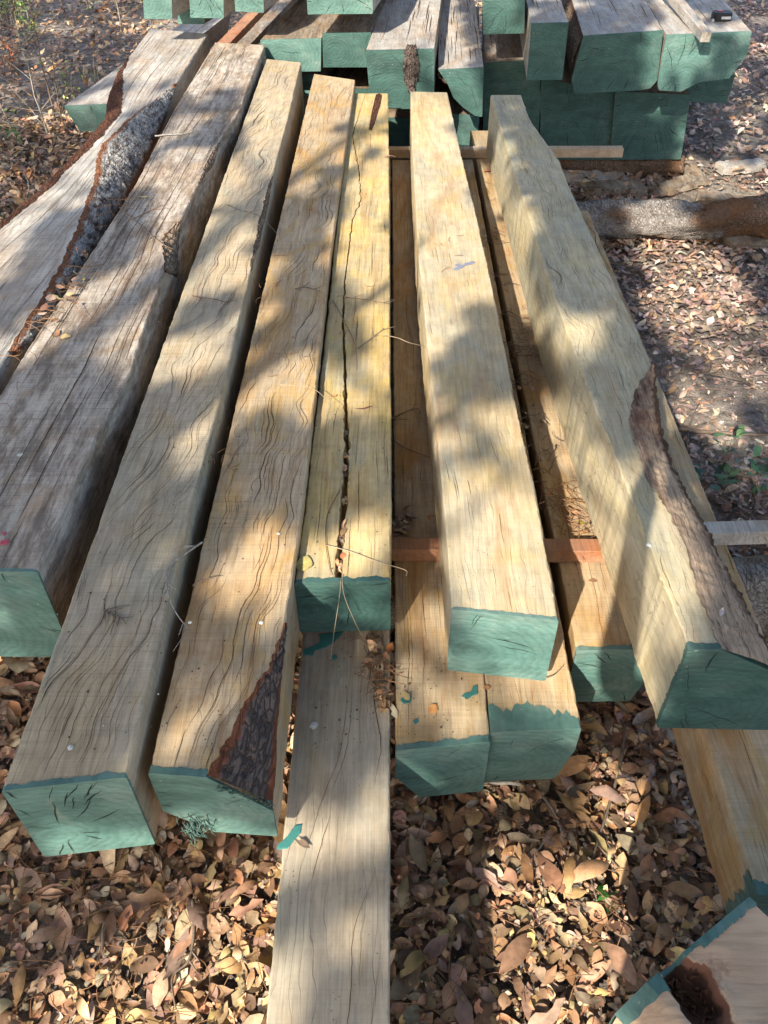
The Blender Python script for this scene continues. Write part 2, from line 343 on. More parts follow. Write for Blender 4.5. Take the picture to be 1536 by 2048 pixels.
def main_beam(label, zt, zb, L, Rr, near, far, wd, group, cap=True, lip=(.008, .005), wanes=(), chamf=None, groove=None,
              cracks=(60, .0, .02, 5.), cmat=None, seed=0., endcr=6, pith=None, worn=0., jag=.0021, zplane=None, capmat='paint', crw=1., clen=(.06,.42), conv=.06):
    """L,Rr: pixel polylines of the top arrises; near/far: (Yleft, Yright); wanes: dicts; chamf: {corner:(cx,cz)}"""
    Lt = line(L, zt) if not isinstance(L, tuple) else L; Rt = line(Rr, zt) if not isinstance(Rr, tuple) else Rr
    chamf = chamf or {}
    def corner(c, y):
        bx, bz = chamf.get(c, (.003, .003))
        if callable(bx): bx, bz = bx(y), bz(y)
        for w in wanes:
            if w['c'] == c and y <= w['y'][-1] and (y >= w['y'][0] or w['y'][0] < yN+.12):
                bx = max(bx, float(np.interp(y, w['y'], w['cx']))); bz = max(bz, float(np.interp(y, w['y'], w['cz'])))
        j = {'TL': 1, 'TR': 2, 'BR': 3, 'BL': 4}[c]
        return max(.001, bx+min(bx, .008)*(.8*nz(y*40, j*7+seed)+.6*nz(y*110, j*7+seed)+2.2*max(0, nz(y*23, j*3+seed)-.42))+min(bx, .03)*.25*nz(y*9, j*7+seed)), max(.001, bz+min(bz, .006)*.4*nz(y*33, j*5+seed))
    yN = .5*(near[0]+near[1]); yF = .5*(far[0]+far[1])
    def cs(y):
        xl, xr = ip(Lt, y), ip(Rt, y)
        xl += jag*nz(y*16, seed, 1)+jag*.7*nz(y*70, seed, 1); xr += jag*nz(y*16, seed, 2)+jag*.7*nz(y*70, seed, 2)
        a, b, c, d = (corner(k, y) for k in ('TL', 'TR', 'BR', 'BL'))
        P = [(xl, zt-a[1]), (xl+a[0], zt)]
        if groove:
            gx, gw, gd = groove(y)
            P += [(gx-gw/2, zt), (gx-gw*.3, zt-gd*.7), (gx+gw*.1, zt-gd), (gx+gw/2, zt)]
        cv = conv*min(1., b[0]/.03)
        P += [(xr-b[0], zt), (xr-b[0]*.5+b[1]*cv, zt-b[1]*.5+b[0]*cv), (xr, zt-b[1]), (xr, zb+c[1]), (xr-c[0], zb), (xl+d[0], zb), (xl, zb+d[1])]
        return P
    yN = .5*(near[0]+near[1]); yF = .5*(far[0]+far[1])
    xl0, xr0 = ip(Lt, yN), ip(Rt, yN)
    def shift(x, s, y):
        u = (x-ip(Lt, y))/(ip(Rt, y)-ip(Lt, y)+1e-9)-.5
        return (near[1]-near[0])*u*(1-s)+(far[1]-far[0])*u*s
    n = max(12, int((yF-yN)/.008))
    root = empty('timber_beam', ((xl0+xr0)/2, (yN+yF)/2, zb), label, 'timber', group)
    g = Geo(); V = []
    for i in range(n+1):
        s = i/n; y = yN+(yF-yN)*s; P = cs(y); m = len(P)
        V += [(x, y+shift(x, s, y), z) for x, z in P]
    Fc = []
    for i in range(n):
        for k in range(m):
            k2 = (k+1) % m; Fc.append([i*m+k, i*m+k2, (i+1)*m+k2, (i+1)*m+k])
    Fc.append([k for k in range(m)][::-1]); Fc.append([n*m+k for k in range(m)])
    g.add(V, Fc); nf = len(g.f)
    # drying cracks of the top face
    rr = random.Random(int(seed*131)+3)
    nc, drift, amp, frq = cracks
    Lm = (yF-yN)
    for k in range(nc):
        y0 = rr.uniform(yN+.01, yF-.05); ln = rr.uniform(*clen); x0u = rr.random()
        q = max(4, int(ln/.008)); pts = []
        for j in range(q):
            y = y0+ln*(j/q-.5)
            if y < yN+.004 or y > yF-.01: continue
            xl, xr = ip(Lt, y), ip(Rt, y); W = xr-xl
            xb = xl+W*x0u+drift*(y-y0)
            x = xb+amp*nz((xb)*4.5+seed, y*frq, seed)+amp*.35*nz(xb*9, y*frq*3.1, seed+3)+.0018*nz(y*55, k)
            a, b = corner('TL', y), corner('TR', y)
            if x < xl+a[0]+.003 or x > xr-b[0]-.003:
                if len(pts) > 4: break
                pts = []; continue
            if groove and abs(x-groove(y)[0]) < groove(y)[1]*.7+.003: continue
            s = (y-yN)/Lm
            pts.append((x, y+shift(x, s, y), zt+.0008))
        if len(pts) > 4:
            wm = rr.choice([.0008, .0011, .0014, .002])*crw
            N = len(pts)
            ribbon(g, pts, [wm*max(.15, math.sin(math.pi*(j+.2)/N)**.7)*(.65+.7*abs(nz(j*.31, k*1.7))) for j in range(N)], np.array([0, 0, 1]))
    mesh('beam_body', g.v, g.f, None, root, smooth=.45, mats=[WOODS[wd], MAT['crack']], midx=[0]*nf+[1]*(len(g.f)-nf))
    # bark left on wanes
    for w in wanes:
        ya, yb = max(w['y'][0], yN), w['y'][-1]; nn = max(6, int((yb-ya)/.006)); K = 12
        V, E = [], []
        for i in range(nn+1):
            y = ya+(yb-ya)*i/nn; P = cs(y); m = len(P); s = (y-yN)/Lm
            if w['c'] == 'TR': p0, pm, q0 = P[m-7], P[m-6], P[m-5]
            else: p0, q0 = P[0], P[1]; pm = ((p0[0]+q0[0])/2, (p0[1]+q0[1])/2)
            for k in range(K+1):
                t = k/K; bulge = math.sin(math.pi*t)
                p, q = (p0, pm) if t <= .5 else (pm, q0); t2 = t*2 if t <= .5 else t*2-1
                dx, dz = q[0]-p[0], q[1]-p[1]; ln = math.hypot(dx, dz)+1e-9; nx, nzz = -dz/ln, dx/ln
                e = (nz((p[0]+dx*t2)*45, y*18, seed)+.6*nz(t*9, y*70, seed+2))
                h = .0015+bulge*(w.get('h', .006)*(1+.8*e)+ln*w.get('bulge', .05))
                if w.get('thick'): h += w['thick']*min(1, bulge*2.2)
                h += (w['h']*.9*nz(t*14, y*75, seed+8)+w['h']*.7*abs(nz(t*5, y*28, seed+5)))*min(1, bulge*3)
                if w.get('fib') and t > .55: h += .016*min(1, (t-.55)*6)*(.4+abs(nz(y*30, t*4, 3.))+.5*nz(y*90, t*9, 7.))
                V.append((p[0]+dx*t2+nx*h, y+shift(p[0]+dx*t2, s, y), p[1]+dz*t2+nzz*h))
                E.append((max(0, (t-.35)*1.9 if t > .5 else 0) if w.get('fib') else max(abs(t-.5)*2, 1-(i/nn)*12 if w.get('te') else 0, 1-(1-i/nn)*12)**1.5)*w.get('es', 1.))
        Fc = [[i*(K+1)+k, i*(K+1)+k+1, (i+1)*(K+1)+k+1, (i+1)*(K+1)+k] for i in range(nn) for k in range(K)]
        mesh('bark_strip', V, Fc, MAT[w.get('mat', 'bark')], root, smooth=3.2, attr={'edge': E})
    if cap:
        def ye(x): return yN+(near[1]-near[0])*((x-xl0)/(xr0-xl0)-.5)
        P = cs(yN)
        if groove: P = P[:2]+P[6:]
        end_cap(root, P, ye, lip[0], lip[1], seed, endcr, pith, capmat, worn=worn)
    root['_cs'] = 0; del root['_cs']
    return root
def splash(root, pix, z, seed=0.):
    """flat puddle of dried paint with a wavy rim, outline given on the plane z"""
    P = [atz(px, py, z+.0014) for px, py in pix]; c = sum(P)/len(P); n = len(P); V = []
    m = n*6
    for i in range(m):
        t = i/6; a = P[int(t) % n]; b = P[(int(t)+1) % n]; u = t-int(t); u = u*u*(3-2*u)
        p = a+(b-a)*u; p = c+(p-c)*(1+.12*nz(i*.5, seed)); V.append(p)
    top = [c+(p-c)*.9+np.array([0, 0, .0008]) for p in V]
    Fc = [[i, (i+1) % m, m+(i+1) % m, m+i] for i in range(m)]+[[m+i for i in range(m)]]
    return mesh('paint_splash', V+top, Fc, MAT['splash'], root)

def Yz(px, py, z): return float(atz(px, py, z)[1])
UP = 'timbers in the upper layer of the front stack'; LO = 'timbers in the lower layer of the front stack'; BK = 'timbers of the stack behind'
ZB = .47
# 1 far left, bark strip
z = .75
L1 = [(300, 57), (262, 108), (228, 150), (208, 189), (203, 228), (163, 283), (75, 378), (0, 440), (-260, 640)]
Rl = [(415, 68), (350, 172)]
Rtab = line(Rl, z)
def wane_from(pix, zt, Rt, cz, sign=1):
    P = sorted([atz(px, py, zt) for px, py in pix], key=lambda p: p[1])
    ys = [p[1] for p in P]; cx = [max(.004, sign*(ip(Rt, p[1])-p[0])) for p in P]
    c2 = [float(np.interp(i/(len(ys)-1), np.linspace(0, 1, len(cz)), cz)) for i in range(len(ys))]
    return dict(y=ys, cx=cx, cz=c2)
w1 = wane_from([(48, 700), (62, 640), (92, 590), (128, 515), (160, 440), (190, 360), (192, 325), (203, 290), (255, 240), (305, 202), (350, 170)], z, Rtab,
               [.02, .05, .07, .09, .10, .10, .11, .09, .06, .003])
w1.update(c='TR', mat='bark_lichen', h=.010, thick=.012, te=1, es=.92)
ys1 = [Yz(-300, 700, z), Yz(0, 443, z), Yz(75, 378, z), Yz(163, 283, z), Yz(203, 228, z), Yz(208, 189, z), Yz(228, 150, z), Yz(250, 120, z)]
w1b = dict(y=ys1, cx=[.04, .045, .045, .065, .085, .08, .035, .004], cz=[.014, .015, .015, .02, .03, .03, .012, .003], c='TL', mat='cambium', h=.004, es=.4)
b1 = main_beam('wide weathered timber at far left with long strip of lichen-covered bark in its top', z, ZB, L1, Rl,
     (1.5, 1.5), (Yz(300, 57, z), Yz(415, 68, z)), 'silver', UP, cap=False, wanes=[w1, w1b],
     cracks=(150, .03, .012, 1.2), seed=1.3, crw=1.1, clen=(.15, .9), chamf={'TR': (.004, .004)})
# 2 grimy, dark
z = .746
b2 = main_beam('dirty grey-brown timber with straight cracks, second from left, red mark near its green end', z, ZB,
     [(430, 85), (345, 225), (270, 370), (170, 525), (60, 690), (0, 790), (-200, 1143)],
     [(530, 90), (517, 120), (495, 175), (482, 215), (440, 282), (400, 362), (387, 385), (350, 465), (342, 518), (320, 567), (283, 670), (263, 740), (166, 928), (73, 1143)],
     (Yz(-100, 1141, z), Yz(73, 1143, z)), (Yz(430, 85, z), Yz(530, 90, z)), 'grimy', UP, lip=(.006, .004),
     wanes=[dict(y=[Yz(333, 540, z), Yz(345, 500, z), Yz(352, 465, z), Yz(360, 440, z)], cx=[.004, .035, .03, .004], cz=[.004, .09, .06, .004], c='TR', mat='inner', h=.006, es=.8),
            dict(y=[Yz(400, 362, z), Yz(425, 310, z), Yz(440, 282, z)], cx=[.003, .012, .003], cz=[.004, .03, .004], c='TR', mat='inner', h=.002, es=.8)],
     cracks=(80, .02, .010, 1.5), seed=2.1, crw=1.6, clen=(.15, .9), endcr=4, jag=.003)
# 3
z = .71
b3 = main_beam('greying timber with wavy cracks and square green end at lower left', z, ZB,
     [(533, 118), (395, 500), (5, 1578)], [(602, 125), (575, 240), (540, 368), (497, 560), (440, 800), (385, 1000), (330, 1230), (252, 1553)],
     (Yz(5, 1580, z), Yz(252, 1553, z)), (Yz(533, 118, z), Yz(602, 125, z)), 'greyed', UP, lip=(.008, .004),
     wanes=[dict(y=[Yz(500, 540, z), Yz(512, 470, z), Yz(535, 385, z), Yz(545, 350, z)], cx=[.003, .007, .007, .003], cz=[.004, .03, .03, .004], c='TR', mat='inner', h=.002, es=.8)],
     cracks=(230, .20, .046, 4.6), seed=3.4, endcr=12, pith=(.3, .35), crw=.85, clen=(.05, .36))
# 4 with bark triangle
z = .67
Rr4 = [(710, 160), (690, 300), (662, 500), (640, 700), (603, 1030), (578, 1190), (572, 1240)]
R4t = line(Rr4, z)
w4 = wane_from([(410, 1552), (440, 1500), (480, 1420), (535, 1330), (572, 1240)], z, R4t, [.105, .08, .05, .025, .003])
w4.update(c='TR', mat='bark', h=.006, bulge=.06, es=1.0)
bl4 = (lambda y: float(np.interp(y, [.7, 1.4], [.08, .004])), lambda y: float(np.interp(y, [.7, 1.4], [.07, .004])))
b4 = main_beam('timber with triangle of dark bark beside its ragged green end, wavy cracks on top', z, ZB,
     [(628, 148), (498, 700), (297, 1548)], Rr4, (Yz(297, 1545, z), .70), (Yz(628, 148, z), Yz(710, 160, z)), 'tan', UP,
     lip=(.012, .005), wanes=[w4], chamf={'BL': bl4}, cracks=(230, .10, .046, 4.6), seed=4.2, endcr=7, pith=(.5, .5), crw=.85, clen=(.05, .36), conv=.0)
g = Geo(); rr4 = random.Random(9)
for k in range(60):
    q = aty(rr4.gauss(388, 17), rr4.gauss(1648, 9), .704); a = rr4.gauss(-1.2, .7); L_ = rr4.uniform(.008, .026)
    g.tube([tuple(q+np.array([0, 0, 0])), tuple(q+np.array([math.cos(a)*L_*.4, -L_*.45, math.sin(a)*L_*.3])), tuple(q+np.array([math.cos(a)*L_, -L_*.5, math.sin(a)*L_*.9]))], [.0014, .0011, .0004], 4)
mesh('torn_splinters', g.v, g.f, MAT['paint_shaded'], b4, smooth=3.2)
g = Geo()
for k in range(150):
    u = rr4.random(); q = aty(440+105*u+rr4.gauss(0, 3), 1572+38*u+rr4.gauss(0, 4), .703); a = rr4.uniform(-.5, 3.6); L_ = rr4.uniform(.003, .009)
    g.tube([tuple(q), tuple(q+np.array([math.cos(a)*L_, -.003, math.sin(a)*L_]))], [.0011, .0004], 4)
mesh('torn_splinters', g.v, g.f, MAT['paint_shaded'], b4, smooth=3.2)
# 5 with split
z = .636
gz = line([(716, 235), (705, 270), (718, 340), (722, 400), (705, 440), (690, 560), (686, 640), (690, 720), (692, 820), (694, 900), (688, 1010), (680, 1100), (676, 1165)], z)
def groove5(y): 
    w = float(np.interp(y, [1.15, 1.3, 1.6, 2.0, 2.6, 3.3, 3.9, 4.2], [.020, .017, .016, .010, .005, .005, .006, .0015]))*(1+.5*nz(y*20, 3.)+.45*nz(y*75, 4.))
    return ip(gz, y)+.005*nz(y*24, 5.)+.003*nz(y*70, 6.), w, min(.04, w*3)
b5 = main_beam('yellowish timber with a long open split down its middle, ending in green', z, ZB,
     [(707, 187), (697, 260), (668, 500), (655, 640), (612, 1000), (590, 1163)], [(776, 187), (779, 400), (780, 700), (783, 1000), (780, 1160)],
     (Yz(590, 1165, z), Yz(780, 1160, z)), (Yz(706, 187, z), Yz(776, 187, z)), 'yellow', UP, lip=(.010, .004), groove=groove5,
     cracks=(70, .0, .012, 3.), seed=5.6, endcr=3, pith=(.5, .8), crw=.9, clen=(.05, .3), capmat='paint_shaded')
for pts, q in (([(752, 188), (764, 188), (762, 205), (756, 225), (750, 245), (743, 262), (738, 258), (741, 235), (746, 212)], 2.), ):
    o = splash(b5, pts, z, q); o.name = 'bark_inclusion'; o.data.materials.clear(); o.data.materials.append(MAT['cambium'])
# 6
z = .672
b6 = main_beam('smooth pale timber with blue smudge on top and green end, right of the gap', z, ZB,
     [(821, 183), (826, 320), (838, 520), (862, 760), (887, 1000), (905, 1215)], [(895, 185), (925, 320), (955, 440), (990, 600), (1030, 800), (1070, 980), (1117, 1240)],
     (Yz(905, 1218, z), Yz(1117, 1240, z)), (Yz(821, 183, z), Yz(895, 185, z)), 'pale', UP, lip=(.006, .004),
     cracks=(70, -.05, .010, 3.), seed=6.7, endcr=7, pith=(.15, .6), crw=.8, clen=(.03, .16))
# 7
z = .73
Lp7 = [(982, 190), (1000, 250), (1066, 459), (1105, 581), (1148, 700), (1192, 820), (1223, 895), (1378, 1297)]
Rp7 = [(1042, 190), (1060, 240), (1118, 320), (1138, 372), (1165, 430), (1230, 570), (1270, 650), (1303, 732)]
R7 = line(Rp7, z); xw = R7[1][0]
ye7 = Yz(1378, 1297, z)
R7 = ([ye7, 1.08, 1.22, 1.36, 1.5, 1.6, 1.75]+[v for v in R7[0] if v > 1.85], [.775, .735, .712, .692, .668, .662, .678]+[x for v, x in zip(*R7) if v > 1.85])
w7 = wane_from([(1442, 1300), (1426, 1259), (1388, 1168), (1360, 1064), (1326, 1006), (1297, 965), (1270, 890), (1260, 840), (1268, 785), (1303, 732)], z, R7,
               [.16, .14, .12, .10, .09, .08, .06, .04, .02, .003])
w7.update(c='TR', mat='wane', h=.004, bulge=.03, es=1., fib=1)
b7 = main_beam('tallest timber at right, curly cracked top and a long stripped wane down its right edge', z, ZB, Lp7, R7,
     (ye7, ye7-.005), (Yz(982, 190, z), Yz(1042, 190, z)), 'curl', UP, lip=(.012, .010), wanes=[w7],
     cracks=(170, -.02, .045, 4.5), seed=7.9, endcr=7, pith=(.15, .3), crw=.85, conv=.12, jag=.003, capmat='paint_shaded', clen=(.04, .22))
# lower layer
z = .425; zb = .22
def lo(label, xl, xr, near, far, wd, **k):
    return main_beam(label, z, k.pop('zb', zb), ([0., 5.], [xl, xl-.004]), ([0., 5.], [xr, xr+.004]), near, far, wd, LO, **k)
lA = lo('long lower timber running out of the bottom of the photo, wavy cracks, green paint drips', -.202, -.001, (-.5, -.5), (4.2, 4.2), 'long', cap=False, cracks=(48, .13, .040, 3.0), seed=9.1, crw=1.2, clen=(.1, .6))
splash(lA, [(607, 1300), (640, 1285), (640, 1268), (690, 1262), (668, 1285), (650, 1296), (628, 1302), (625, 1312), (607, 1310)], z, 1.)
splash(lA, [(663, 1312), (672, 1308), (675, 1316), (666, 1321)], z, 2.)
splash(lA, [(555, 1690), (575, 1672), (590, 1650), (604, 1648), (602, 1665), (585, 1685), (575, 1697), (556, 1700)], z, 3.)
lB = lo('lower timber ending in green just right of the long one, leaves lodged at its left edge', .013, .208, (Yz(780, 1500, z), Yz(967, 1482, z)), (4.15, 4.15), 'low', lip=(.012, .006), cracks=(60, .02, .02, 3.), seed=10.3, endcr=4, crw=.8, chamf={'BL': (lambda y: .055, lambda y: .10)})
splash(lB, [(930, 1386), (942, 1384), (946, 1372), (956, 1368), (956, 1388), (944, 1392), (936, 1399), (922, 1392)], z, 4.)
splash(lB, [(800, 1400), (812, 1388), (824, 1392), (820, 1406), (808, 1408)], z, 5.)
splash(lB, [(826, 1442), (834, 1436), (838, 1443), (830, 1449)], z, 6.)
lC = lo('lower timber whose green end paint is worn back over its top face', .213, .402, (Yz(972, 1463, z), Yz(1157, 1455, z)), (4.15, 4.15), 'low', lip=(.030, .006), worn=.045, cracks=(40, .02, .02, 3.), seed=11.4, endcr=3, crw=.7, chamf={'BR': (lambda y: .03, lambda y: .12)})
lD = lo('short-set lower timber with bright green end between the pale timber and the tallest one', .428, .617, (Yz(1142, 1300, z), Yz(1305, 1297, z)), (4.56, 4.56), 'low', lip=(.010, .005), cracks=(50, .02, .015, 3.), seed=12.8, endcr=5, crw=.7, chamf={'BL': (lambda y: .03, lambda y: .12), 'BR': (lambda y: .03, lambda y: .12)})
lE = lo('lower timber under the tallest one, running out past it at the right edge', .662, .868, (.615, .60), (3.55, 3.55), 'low', lip=(.02, .035), cracks=(120, .03, .03, 3.), seed=13.5, crw=.8, zb=.25)
lF = lo('lower timber hidden under the wavy cracked timbers, far end showing in the gap', -.56, -.30, (1.2, 1.2), (5.3, 5.3), 'old', cap=False, cracks=(20, .02, .02, 3.), seed=14.5)
lG = lo('lower timber under the dirty grey timber at left', -1.02, -.62, (1.35, 1.35), (4.5, 4.5), 'old', cap=False, cracks=(20, .02, .02, 3.), seed=15.5)
lH = lo('lowest left timber under the wide lichen-barked one', -1.5, -1.1, (1.5, 1.5), (3.9, 3.9), 'old', cap=False, cracks=(20, .02, .02, 3.), seed=16.5)
# ------------------------------------------------------------------ the stack behind
def back_beam(label, pix, yd, wd, length=2.6, ang=4.5, seed=0., endcr=6, lip=(.006, .004), mat='paint_shaded', pith=None, group=BK, ncr=40, cap=True, bark=None, crw=1.5):
    """end outline (clockwise from top left, in the photo) on the plane Y = yd, extruded away from the viewer"""
    P = [(float(p[0]), float(p[2])) for p in (aty(px, py, yd) for px, py in pix)]
    t = math.tan(R(ang)); m = len(P)
    cx = sum(p[0] for p in P)/m; cz = sum(p[1] for p in P)/m
    root = empty('timber_beam', (cx, yd+length/2, min(p[1] for p in P)), label, 'timber', group)
    n = int(length/.03); g = Geo(); V = []
    D = []
    for i in range(m):
        a = P[i]; b = P[(i+1) % m]; k = max(1, int(math.hypot(b[0]-a[0], b[1]-a[1])/.05))
        D += [(a[0]+(b[0]-a[0])*j/k, a[1]+(b[1]-a[1])*j/k) for j in range(k)]
    q = len(D)
    for i in range(n+1):
        y = yd+length*i/n
        for j, (x, z_) in enumerate(D):
            e = .0022*nz(y*14, x*20, seed)+.0014*nz(y*50, z_*30, seed)
            dx, dz = x-cx, z_-cz; l = math.hypot(dx, dz)+1e-9
            V.append((x+t*(y-yd)+dx/l*e, y, z_+dz/l*e))
    Fc = [[i*q+j, i*q+(j+1) % q, (i+1)*q+(j+1) % q, (i+1)*q+j] for i in range(n) for j in range(q)]
    Fc += [list(range(q))[::-1], [n*q+j for j in range(q)]]
    g.add(V, Fc); nf = len(g.f)
    rr = random.Random(int(seed*57)+1)
    tl, tr = P[0], P[1]
    for k in range(ncr):
        u0 = rr.uniform(.05, .95); y0 = yd+rr.uniform(.0, length*.8); ln = rr.uniform(.1, .7); pts = []
        for j in range(int(ln/.02)):
            y = y0+j*.02; u = u0+.03*nz(y*3, u0*4, seed)
            if y > yd+length-.02 or not .02 < u < .98: break
            pts.append((tl[0]+(tr[0]-tl[0])*u+t*(y-yd), y, tl[1]+(tr[1]-tl[1])*u+.0042))
        if len(pts) > 3:
            wm = rr.choice([.0015, .0025, .004])*crw
            ribbon(g, pts, [wm*max(.15, math.sin(math.pi*(j+.3)/len(pts)))*(.7+.5*abs(nz(j*.5, k))) for j in range(len(pts))], np.array([0, 0, 1]))
    mesh('beam_body', g.v, g.f, None, root, smooth=.5, mats=[WOODS[wd], MAT['crack']], midx=[0]*nf+[1]*(len(g.f)-nf))
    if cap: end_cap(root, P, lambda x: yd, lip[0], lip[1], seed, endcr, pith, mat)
    if bark:                                  # bark left on the face between outline points bark[0] -> bark[1]
        a, b = P[bark[0]], P[bark[1]]; V, E = [], []
        dx, dz = b[0]-a[0], b[1]-a[1]; l = math.hypot(dx, dz); nx, nn_ = -dz/l, dx/l; N = int(length/.02); K = 10
        for i in range(N+1):
            y = yd+.004+length*.98*i/N
            for k in range(K+1):
                u = k/K; h = .004+math.sin(math.pi*u)*(.014+.010*nz(u*6, y*22, seed))
                V.append((a[0]+dx*u+nx*h+t*(y-yd), y, a[1]+dz*u+nn_*h)); E.append(abs(u-.5)*1.6)
        mesh('bark_strip', V, [[i*(K+1)+k, i*(K+1)+k+1, (i+1)*(K+1)+k+1, (i+1)*(K+1)+k] for i in range(N) for k in range(K)], MAT['inner'], root, smooth=3.2, attr={'edge': E})
    return root
Y2 = 4.75
back_beam('wide green-ended timber with rust-coloured left side, lath and twigs lying near it', [(1167, 72), (1326, 61), (1314, 160), (1300, 176), (1278, 180), (1151, 187), (1143, 160)], 4.7, 'silver', seed=21.1, pith=(.75, .6), endcr=9, bark=(6, 0), ang=5)
back_beam('rightmost top timber of the rear stack carrying the tape measure', [(1333, 70), (1503, 63), (1493, 110), (1458, 156), (1397, 164), (1362, 183), (1318, 180), (1316, 165)], 4.7, 'silver', seed=22.4, pith=(.2, .2), endcr=11, ang=5, mat='paint')
back_beam('narrow tall green-ended timber with grey cracked top, left of the widest pair', [(1063, 47), (1137, 45), (1124, 159), (1054, 160)], 4.6, 'silver', seed=23.2, pith=(.5, .5), endcr=5, ang=4)
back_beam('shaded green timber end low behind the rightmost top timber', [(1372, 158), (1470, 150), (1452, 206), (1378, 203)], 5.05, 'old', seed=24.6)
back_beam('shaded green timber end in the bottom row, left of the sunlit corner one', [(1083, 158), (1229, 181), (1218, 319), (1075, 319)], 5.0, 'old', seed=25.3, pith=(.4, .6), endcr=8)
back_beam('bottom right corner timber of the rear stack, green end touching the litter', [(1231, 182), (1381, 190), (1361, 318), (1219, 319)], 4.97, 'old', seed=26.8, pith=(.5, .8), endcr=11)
back_beam('shaded green timber end directly behind the tallest front timber', [(967, 126), (1080, 120), (1080, 300), (967, 290)], 5.0, 'old', seed=27.2, endcr=8)
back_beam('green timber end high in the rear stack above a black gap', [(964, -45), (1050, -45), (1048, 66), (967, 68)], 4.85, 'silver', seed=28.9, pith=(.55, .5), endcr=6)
rot = back_beam('grey timber with rotten split knot in its green end, centre of rear stack', [(732, 101), (868, 98), (868, 182), (862, 218), (742, 216)], 4.62, 'silver', seed=29.7, pith=(.65, .6), endcr=9, ang=4.5)
back_beam('grey timber with undercut decayed corner on its green end, right of the rotten knot', [(877, 140), (967, 135), (964, 233), (950, 231), (926, 214), (907, 195), (896, 168)], 4.65, 'silver', seed=30.3, pith=(.9, .1), endcr=9, ang=2.5, bark=(6, 0))
back_beam('flat green timber end in half sun, left one of the middle row', [(521, 80), (642, 77), (641, 142), (530, 143)], 4.95, 'old', seed=31.8, ang=8, mat='paint', endcr=4)
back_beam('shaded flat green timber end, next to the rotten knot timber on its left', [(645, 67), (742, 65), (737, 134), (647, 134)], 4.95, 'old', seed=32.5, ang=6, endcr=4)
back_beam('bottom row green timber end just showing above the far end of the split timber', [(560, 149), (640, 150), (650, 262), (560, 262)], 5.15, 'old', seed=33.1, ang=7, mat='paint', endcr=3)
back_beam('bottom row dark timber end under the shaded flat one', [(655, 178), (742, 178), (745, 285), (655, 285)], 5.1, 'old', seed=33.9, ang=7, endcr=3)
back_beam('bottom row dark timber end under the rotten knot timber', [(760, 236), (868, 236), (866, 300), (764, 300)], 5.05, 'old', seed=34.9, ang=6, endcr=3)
back_beam('pale green lower timber end under the decayed corner one', [(878, 226), (958, 232), (955, 300), (880, 300)], 4.98, 'old', seed=35.4, mat='paint', endcr=2)
back_beam('leftmost green timber end at the top edge of the photo', [(283, -55), (342, -55), (344, 38), (289, 37)], 4.85, 'silver', seed=36.2, ang=14, mat='paint', pith=(.5, .7), endcr=4)
back_beam('second green timber end from the left along the top edge, star-shaped cracks', [(377, -55), (446, -55), (447, 36), (381, 35)], 4.85, 'silver', seed=37.7, ang=12, mat='paint', pith=(.5, .6), endcr=9)
back_beam('third green timber end from the left along the top edge', [(467, -55), (526, -55), (527, 25), (471, 22)], 4.85, 'silver', seed=38.3, ang=11, mat='paint', endcr=6)
back_beam('broad green timber end with a deep vertical split at the top edge', [(610, -60), (745, -60), (745, 27), (616, 28)], 4.8, 'silver', seed=39.9, ang=8, mat='paint', pith=(.5, .5), endcr=9)
back_beam('small pale green timber end tucked under the second one at the top edge', [(356, 22), (409, 22), (409, 48), (356, 47)], 5.2, 'old', seed=40.6, ang=12, mat='paint', endcr=2)
back_beam('green-ended timber on the ground poking out beyond the wide lichen-barked one', [(128, 212), (225, 208), (220, 262), (160, 262)], 5.15, 'silver', length=2.2, seed=42.2, ang=10, mat='paint', endcr=2)
def box_geo(P0, P1, w, h, jag=.001, seed=0., n=30, roll=0.):
    """straight lath from P0 to P1 (centre of its top), width w, height h"""
    P0 = np.array(P0, float); P1 = np.array(P1, float); d = P1-P0; L = np.linalg.norm(d); d /= L
    s = np.cross(d, [0, 0, 1]); s /= np.linalg.norm(s); u = np.cross(s, d)
    c = .0015; V = []
    prof = [(-w/2, -c), (-w/2+c, 0), (w/2-c, 0), (w/2, -c), (w/2, -h+c), (w/2-c, -h), (-w/2+c, -h), (-w/2, -h+c)]
    for i in range(n+1):
        p = P0+d*L*i/n
        for k, (a, b) in enumerate(prof):
            V.append(p+s*(a+jag*nz(i*.7, k, seed))+u*(b+jag*nz(i*.6, k+9, seed)))
    Fc = [[i*8+k, i*8+(k+1) % 8, (i+1)*8+(k+1) % 8, (i+1)*8+k] for i in range(n) for k in range(8)]
    Fc += [list(range(8))[::-1], [n*8+k for k in range(8)]]
    return V, Fc
def lath(name, label, P0, P1, w, h, wd, cat='wooden strip', group=None, seed=0., jag=.001):
    V, Fc = box_geo(P0, P1, w, h, jag, seed, max(8, int(np.linalg.norm(np.array(P1)-np.array(P0))/.03)))
    o = mesh(name, V, Fc, WOODS[wd], None, smooth=.5)
    return tag(o, label, cat, group)
SP = 'spacer strips between the timber layers'
a = aty(1247, 300, 4.17)
lath('spacer_strip', 'pale sawn spacer strip under the far ends of the front timbers', (-1.5, 4.19, ZB-.0015), (float(a[0]), 4.19, ZB-.0015), .045, .042, 'lath', 'spacer strip', SP, 1.)
lath('spacer_strip', 'reddish spacer strip under the near ends, running out past the right edge', (-1.35, 1.47, ZB-.0015), (.79, 1.45, ZB-.0015), .045, .042, 'redlath', 'spacer strip', SP, 2.)
lath('spacer_strip', 'grey weathered end of a near spacer strip at the right edge', (.80, 1.515, ZB-.002), (1.9, 1.56, ZB-.002), .045, .045, 'silver', 'spacer strip', SP, 3.)
